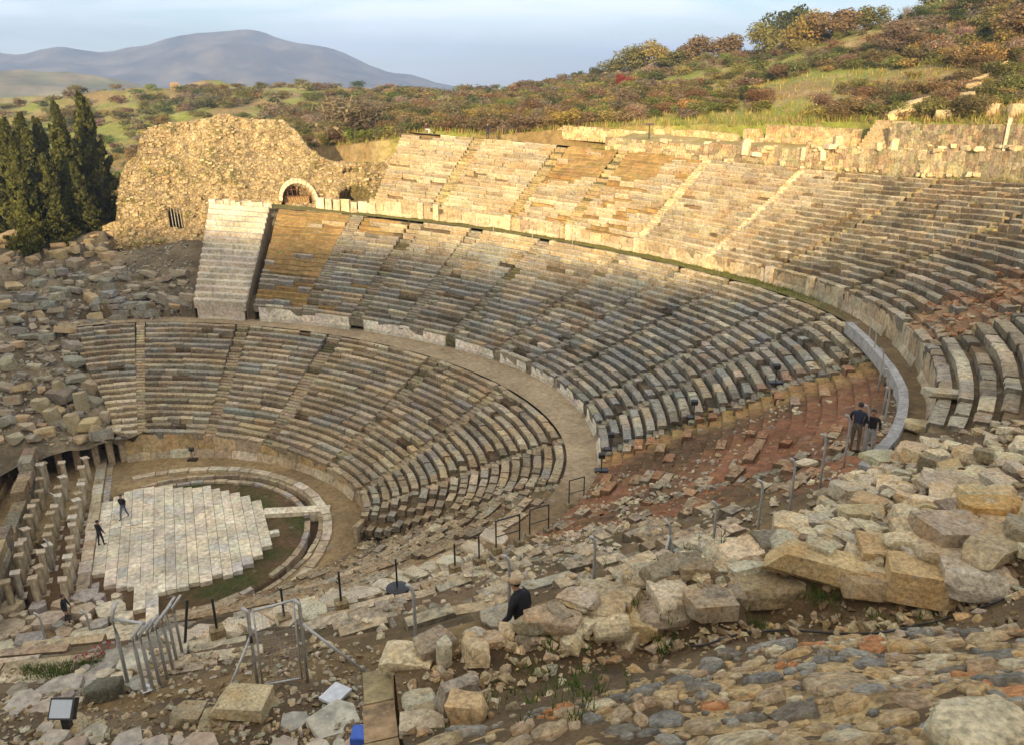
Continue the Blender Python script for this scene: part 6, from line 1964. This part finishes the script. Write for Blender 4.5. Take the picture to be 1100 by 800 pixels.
# far objects: chapel and poles
x, y, z = ter_pt(190, 335); o = empty('chapel', (x, y, z - .3), VH + .5, 'tiny tan stone hut on the distant ridge', 'hut')
mb = MB(); mb.box((0, 0, .9), (3.4, 2.6, 1.8), (.34, .26, .17), 0, .15); mb.build('wall', MT['seat'], o); mb = MB(); mb.add([(-1.7, -1.3, 1.85), (1.7, -1.3, 1.85), (1.7, 1.3, 1.85), (-1.7, 1.3, 1.85), (-1.0, 0, 2.7), (1.0, 0, 2.6)], [(0, 1, 5, 4), (2, 3, 4, 5), (1, 2, 5), (3, 0, 4), (3, 2, 1, 0)], (.4, .3, .2)); mb.build('roof', MT['seat'], o)
for px, r, hh, lab in ((513, 290, 5.0, 'utility pole with crossarm on the ridge against the sky'), (487, 180, 4.2, 'plain pole among the shrubs behind the far wing')):
    x, y, z = ter_pt(px, r); o = empty('utility_pole', (x, y, z), VH, lab, 'pole'); mb = MB(); mb.tube([(0, 0, -.3), (0, 0, hh)], [.12, .08], 6); mb.build('pole', MT['bark'], o)
    if r > 200: mb = MB(); mb.box((0, 0, hh - .5), (2.0, .12, .12)); mb.build('crossarm', MT['bark'], o)
for px, py, lab in ((1079, 158, 'thin white post on the terrace at the right'), ):
    h = hit(px, py + 3); mb = MB(); mb.box((0, 0, 1.1), (.22, .22, 2.4), (.6, .58, .5)); o = mb.build('white_post', MT['marble']); o.location = h[0]; tag(o, lab, 'post')
h = hit(697, 150); o = empty('tripod_sign', h[0], VH, 'small dark T shaped sign post on the crest below the tan wall', 'sign post'); mb = MB(); mb.tube([(0, 0, 0), (0, 0, 1.5)], .06, 6); mb.box((0, 0, 1.5), (.9, .08, .14)); mb.build('sign_frame', MT['black'], o)
for px, py in ((402, 158), (424, 156), (379, 160)):
    x, y, z = ter_pt(px, ter_rz(px)[0][0] + 3); mb = MB(); mb.tube([(0, 0, -.3), (0, 0, 2.4)], .07, 6, (.3, .27, .22)); o = mb.build('wooden_stake', MT['bark']); o.location = (x, y, z); tag(o, 'thin wooden stake in the grass between ruin and far wing', 'stake', 'stakes behind the far wing')


# ------------------------------------------------------------------ people
PM = {k: plain('cloth_' + k, c, .85, 0, .2, 14, .3) for k, c in {'black': (.012, .012, .014), 'navy': (.02, .025, .045), 'denim': (.10, .14, .22), 'grey': (.32, .32, .31), 'brown': (.11, .085, .06), 'khaki': (.40, .29, .16), 'dark': (.03, .028, .03), 'white': (.6, .6, .58), 'plum': (.10, .04, .05)}.items()}
PM['skin'] = plain('skin', (.42, .22, .14), .55, 0, .08, 10); PM['hair'] = plain('hair', (.02, .016, .013), .7, 0, .3, 30); PM['shoe'] = plain('shoe_leather', (.025, .02, .018), .5)


def person(loc, heading, label, top='black', legs='denim', hgt=1.75, hair='hair', cap=None, stride=0.0, arms=((.10, .05), (.10, .05)), bend=0.0, look=0.0, sit=False, group=None, bulk=1.0):
    """arms: per side (upper arm swing forward, forearm bend) in radians; body is one skinned surface, facing +Y before turning"""
    S = hgt / 1.75; Vs = []; Es = []; Rr = []; lab = []

    def v(p, r, l, par=None):
        r = r if isinstance(r, tuple) else (r, r); Vs.append(Vector(p) * S); Rr.append((r[0] * (bulk if l == 'top' else 1), r[1] * (bulk if l == 'top' else 1))); lab.append(l)
        if par is not None: Es.append((par, len(Vs) - 1))
        return len(Vs) - 1
    cb, sb = math.cos(bend), math.sin(bend)

    def tor(x, y, z):
        dz, dy = z - .95, y; return (x, dy * cb + dz * sb, .95 + dz * cb - dy * sb)
    hz = .95 if not sit else .5
    off = Vector((0, 0, hz - .95))
    T = lambda *a: tuple(Vector(tor(*a)) + off)
    pel = v(T(0, 0, .95), (.165, .115), 'legs'); wa = v(T(0, .0, 1.10), (.145, .105), 'top', pel); ch = v(T(0, -.01, 1.30), (.175, .12), 'top', wa); nk0 = v(T(0, -.01, 1.44), (.10, .075), 'top', ch); nk = v(T(0, .01, 1.51), .055, 'skin', nk0)
    hd0 = v(T(0, .025, 1.57), .075, 'skin', nk); hd1 = v(T(0, .03, 1.655), (.078, .095), 'skin', hd0); hd2 = v(T(0, .02, 1.715), .065, 'skin', hd1)
    for s, (sw, fb) in zip((-1, 1), arms):
        sh = v(T(s * .175, -.01, 1.40), .068, 'top', ch)
        a0 = Vector((s * .235, -.01, 1.33)); d1 = Vector((s * .16, math.sin(sw), -math.cos(sw))).normalized(); el = a0 + d1 * .27; d2 = Vector((-s * .12 * min(1, fb), math.sin(sw + fb), -math.cos(sw + fb))).normalized(); wr = el + d2 * .25
        e0 = v(T(*a0), .056, 'top', sh); e1 = v(T(*el), .047, 'top', e0); e2 = v(T(*(el + d2 * .12)), .042, 'top', e1); e3 = v(T(*wr), .029, 'skin', e2)
        pm = v(T(*(wr + d2 * .055)), (.04, .02), 'skin', e3)
        sd = d2.cross(Vector((s, 0, 0))).normalized()
        for q, (o_, ln_) in enumerate(((-.028, .075), (-.010, .085), (.009, .08), (.027, .062))):
            k0 = wr + d2 * .09 + sd * o_; f1 = v(T(*k0), .0105, 'skin', pm); f2 = v(T(*(k0 + d2 * ln_ * .5)), .009, 'skin', f1); v(T(*(k0 + d2 * ln_ * .9 + Vector((-s * .02, .0, 0)))), .008, 'skin', f2)
        th = wr + d2 * .03 - sd * .04; t1 = v(T(*th), .012, 'skin', pm); v(T(*(th + d2 * .045 - sd * .012)), .010, 'skin', t1)
    for s in (-1, 1):
        a = s * stride
        if sit:
            hp = v((s * .10, .05, .50), .088, 'legs', pel); kn = v((s * .13, .46, .52), .062, 'legs', hp); an = v((s * .12, .48, .10), .042, 'legs', kn); he = v((s * .12, .47, .045), .042, 'shoe', an); v((s * .13, .66, .035), .036, 'shoe', he)
        else:
            hp = v((s * .095, 0, .87), .092, 'legs', pel); kn = v((s * .105, .46 * math.sin(a) + .03, .87 - .40 * math.cos(a)), .065, 'legs', hp)
            b = a - .25 * abs(stride) - .03; kx = Vector((s * .105, .46 * math.sin(a) + .03, .87 - .40 * math.cos(a))); ak = kx + Vector((s * .005, .40 * math.sin(b), -.39 * math.cos(b)))
            an = v(ak, .045, 'legs', kn); he = v(ak + Vector((0, -.01, -.045)), .042, 'shoe', an); v(ak + Vector((s * .02, .17, -.055)), .036, 'shoe', he)
    me = bpy.data.meshes.new('body'); me.from_pydata([tuple(p) for p in Vs], Es, []); ob = bpy.data.objects.new('tmp', me); COL.objects.link(ob)
    md = ob.modifiers.new('s', 'SKIN'); 
    for i, d in enumerate(me.skin_vertices[0].data): d.radius = (Rr[i][0] * S, Rr[i][1] * S); d.use_root = (i == 0)
    ob.modifiers.new('u', 'SUBSURF').levels = 2
    dg_ = bpy.context.evaluated_depsgraph_get(); dg_.update()
    bm_ = bpy.data.meshes.new_from_object(ob.evaluated_get(dg_)); bpy.data.objects.remove(ob)
    bm_.name = 'body'; bm_.materials.clear(); order = ['top', 'legs', 'skin', 'shoe']; mm = {'top': PM[top], 'legs': PM[legs], 'skin': PM['skin'], 'shoe': PM['shoe']}
    for k in order: bm_.materials.append(mm[k])
    for f in bm_.polygons:
        c = f.center; i = min(range(len(Vs)), key=lambda j: (Vs[j] - c).length - Rr[j][0] * S * .6); f.material_index = order.index(lab[i]); f.use_smooth = True
    minz = min(q.co.z for q in bm_.vertices)
    root = empty('person', Vector(loc) + Vector((0, 0, -minz if not sit else -.42 * 0)), heading, label, 'person', group)
    link('body', bm_, None, root)
    hc = Vector(T(0, .025, 1.655)) * S; Rz = Matrix.Rotation(look, 3, 'Z')
    # face: nose, eyes, mouth, ears as one relief mesh
    fm = MB()
    for p, d, c in (((0, .112, -.005), (.024, .035, .04), 0), ((-.032, .088, .02), (.022, .012, .012), 1), ((.032, .088, .02), (.022, .012, .012), 1), ((0, .093, -.045), (.042, .012, .009), 2), ((-.082, .0, 0), (.014, .034, .05), 0), ((.082, .0, 0), (.014, .034, .05), 0)):
        fm.box(hc + Rz @ (Vector(p) * S), tuple(q * S for q in d), (0, 0, 0), look, .002, mi=0 if c == 0 else 1)
    fm.build('face', [PM['skin'], PM['hair']], root)
    # hair or cap shell
    hm = bmesh.new(); bmesh.ops.create_uvsphere(hm, u_segments=18, v_segments=12, radius=1)
    for q in hm.verts:
        q.co = Vector((q.co.x * .092, q.co.y * .108 - .012, q.co.z * .098 + .022))
    dead = [q for q in hm.verts if (q.co.y > .05 and q.co.z < .062) or q.co.z < -.045]
    bmesh.ops.delete(hm, geom=dead, context='VERTS')
    hmesh = bpy.data.meshes.new('hair'); hm.to_mesh(hmesh); hm.free(); hmesh.transform(Matrix.Translation(hc) @ Matrix.Rotation(look, 4, 'Z') @ Matrix.Scale(S, 4)); hmesh.polygons.foreach_set('use_smooth', [True] * len(hmesh.polygons)); hmesh.materials.append(PM[hair]); link('hair', hmesh, None, root)
    if cap:
        cm_ = MB(); n = 18; vs = []
        for z, r in ((.035, .112), (.075, .112), (.11, .09), (.128, .045)):
            for i in range(n): a = 6.283 * i / n; vs.append(hc + Rz @ (Vector((math.cos(a) * r * .92, math.sin(a) * r * 1.08 - .005, z)) * S))
        fs = [(j * n + i, j * n + (i + 1) % n, (j + 1) * n + (i + 1) % n, (j + 1) * n + i) for j in range(3) for i in range(n)] + [tuple(3 * n + i for i in range(n))]
        cm_.add(vs, fs, (1, 1, 1)); cm_.box(hc + Rz @ (Vector((0, .15, .04)) * S), (.13 * S, .12 * S, .012 * S), (1, 1, 1), look); cm_.build('cap', PM[cap], root, True)
    return root


person(onz(134, 556, .3), rad(100) - rad(90) + 2.2, 'walking man in black top and blue jeans on the marble paving', 'black', 'denim', 1.76, stride=.32, arms=((.5, .25), (-.45, .2)))
person(onz(109, 585, .3), rad(-60), 'person in dark coat and trousers standing at the edge of the marble paving', 'black', 'dark', 1.76, stride=.12, arms=((.5, 1.5), (.2, .3)))
X = onz(73, 668, .45); person(X, rad(-120), 'person in black coat standing on the slabs by the stage pillars', 'black', 'dark', 1.74, stride=.18, arms=((.3, .2), (.1, .2)))
h = hit(917, 484); person(h[0], rad(-70), 'man in dark jacket and brown trousers seen from behind on the red rubble', 'navy', 'brown', 1.58, arms=((.5, .9), (.3, 1.2)), bend=.08)
h = hit(932, 487); person(h[0] + Vector((.0, 0, 0)), rad(110), 'man in black jacket and light grey trousers looking down beside another man', 'black', 'grey', 1.54, arms=((.3, 1.3), (.3, 1.4)), bend=.12, look=.2)
# man in the cap: stands on the upper walkway behind the blocks
Q = onz(562, 690, 17.0)
FH = Vector((FWD[0], FWD[1], 0)).normalized(); hd_ = -SUR * .75 + FH * .55
person((Q[0], Q[1], 0), math.atan2(hd_.y, hd_.x) - rad(90), 'man in black jacket and beige cap walking behind the blocks of the bank', 'black', 'dark', 1.76, hair='hair', cap='khaki', stride=.2, arms=((.4, .6), (.2, .5)), bend=.25, look=.3, bulk=1.3)
h = hit(524, 150); person(h[0], rad(150), 'person in black standing alone on the far top row', 'black', 'dark', 1.72, arms=((.4, 1.6), (.3, 1.2)))
h = hit(458, 144); person(h[0], rad(-160), 'person in plum jacket sitting on the far corner of the top row', 'plum', 'white', 1.7, sit=True)
bpy.context.view_layer.update()
for o in bpy.data.objects:
    if o.name.startswith('person') and o.get('label', '').startswith('man in black jacket and beige'):
        g = ground(o.location.x, o.location.y); o.location.z = g + o.location.z

# ------------------------------------------------------------------ hill to the south west whose long evening shadow fills the bowl
SUN_AZ, SUN_EL = rad(222), rad(13)
sd = Vector((math.cos(SUN_AZ), math.sin(SUN_AZ), 0)); sc_ = Vector((-sd.y, sd.x, 0))
V = []; C = []; nc, nd = 90, 24
RID = [(-260, 50), (-120, 56), (-70, 61), (-40, 66.5), (-18, 68.3), (0, 67.4), (20, 65.0), (35, 64.6), (50, 68), (80, 70), (200, 66)]
for i in range(nc):
    c = -260 + 460 * i / (nc - 1); top = float(np.interp(-c, [-r[0] for r in RID[::-1]], [r[1] for r in RID[::-1]]))
    for j in range(nd):
        t = j / (nd - 1); s = 120 + 220 * t; b = 1 - abs(t - .38) / (.38 if t < .38 else .62); b = max(0, b)
        z = -7 + (top + 7) * (b * b * (3 - 2 * b)) + (fbm(c * .05, s * .05, 3, 5) * 3.0) * min(1, b * 3) * (1 if b < .9 else .45)
        p = sd * s + sc_ * c; V.append((p.x, p.y, z)); C.append(lerp((.10, .09, .04), (.07, .08, .03), .5 + fbm(c * .05, s * .05, 5)))
me = grid_mesh(V, nc, nd, C, 'hill')
tag(link('hill', me, MT['grass']), kind='structure')

# ------------------------------------------------------------------ air
mb = MB(); x0, x1, y0, y1, z0, z1 = -4600, 7200, -4600, 7200, -70.0, 470.0
mb.hexa([(x0, y0, z0), (x1, y0, z0), (x1, y1, z0), (x0, y1, z0), (x0, y0, z1), (x1, y0, z1), (x1, y1, z1), (x0, y1, z1)], (1, 1, 1))
hz_ = bpy.data.materials.new('air'); hz_.use_nodes = True; nt = hz_.node_tree; nt.nodes.clear()
out = nt.nodes.new('ShaderNodeOutputMaterial'); pv = nt.nodes.new('ShaderNodeVolumePrincipled'); pv.inputs['Color'].default_value = (.42, .60, 1.0, 1); pv.inputs['Density'].default_value = HAZE if 'HAZE' in globals() else 2.8e-4; pv.inputs['Anisotropy'].default_value = .1
nt.links.new(pv.outputs[0], out.inputs['Volume'])
ho = mb.build('haze', hz_); tag(ho, 'thin pale evening haze', 'haze', None, 'stuff')

# ------------------------------------------------------------------ light
w = bpy.data.worlds.new('World'); SC.world = w; w.use_nodes = True; nt = w.node_tree
bg = nt.nodes['Background']; sky = N(nt, 'ShaderNodeTexSky', sky_type='NISHITA'); sky.sun_disc = False; sky.sun_elevation = SUN_EL; sky.sun_rotation = rad(90) - SUN_AZ; sky.altitude = 50; sky.air_density = 1.0; sky.dust_density = .3; sky.ozone_density = 1.5
tc = N(nt, 'ShaderNodeTexCoord'); mp = N(nt, 'ShaderNodeMapping'); mp.inputs['Scale'].default_value = (2.6, 2.6, 17.0); mp.inputs['Rotation'].default_value = (.0, .05, .5)
nt.links.new(tc.outputs['Generated'], mp.inputs['Vector'])
n1 = N(nt, 'ShaderNodeTexNoise', Scale=1.6, Detail=7.0, Roughness=.56, Distortion=.6); nt.links.new(mp.outputs[0], n1.inputs['Vector'])
r1 = ramp(nt, .40, .64); nt.links.new(n1.outputs['Fac'], r1.inputs[0])
mf = N(nt, 'ShaderNodeMath', operation='MULTIPLY'); mf.inputs[1].default_value = .85; nt.links.new(r1.outputs[0], mf.inputs[0])
dv = N(nt, 'ShaderNodeVectorMath', operation='DOT_PRODUCT'); nt.links.new(tc.outputs['Generated'], dv.inputs[0])
dv.inputs[1].default_value = (math.cos(SUN_AZ) * .95, math.sin(SUN_AZ) * .95, .3)
ms_ = N(nt, 'ShaderNodeMapRange'); ms_.inputs['From Min'].default_value = -.5; ms_.inputs['From Max'].default_value = .8; nt.links.new(dv.outputs['Value'], ms_.inputs['Value'])
cc = mix(nt, 'MIX', ms_.outputs[0], (9.0, 9.3, 9.6), (14.5, 11.6, 8.2))     # thin cloud lit from behind near the sun is warmer
c = mix(nt, 'MIX', mf.outputs[0], sky.outputs[0], cc)
nt.links.new(c, bg.inputs['Color']); bg.inputs['Strength'].default_value = .07
sl_ = bpy.data.lights.new('sun', 'SUN'); sl_.energy = 4.1; sl_.angle = rad(.9); sl_.color = (1.0, .76, .45)
so = bpy.data.objects.new('sun', sl_); COL.objects.link(so); so.location = (-60, -60, 90)
D_ = Vector((math.cos(SUN_AZ) * math.cos(SUN_EL), math.sin(SUN_AZ) * math.cos(SUN_EL), math.sin(SUN_EL)))
so.rotation_euler = D_.to_track_quat('Z', 'Y').to_euler()
SC.view_settings.view_transform = 'Standard'; SC.view_settings.look = 'None'; SC.view_settings.gamma = 1; SC.view_settings.use_curve_mapping = False; SC.view_settings.exposure = 1.75
SC.cycles.max_bounces = 6; SC.cycles.diffuse_bounces = 3; SC.cycles.volume_bounces = 0; SC.cycles.use_denoising = True
SC.cycles.transparent_max_bounces = 8
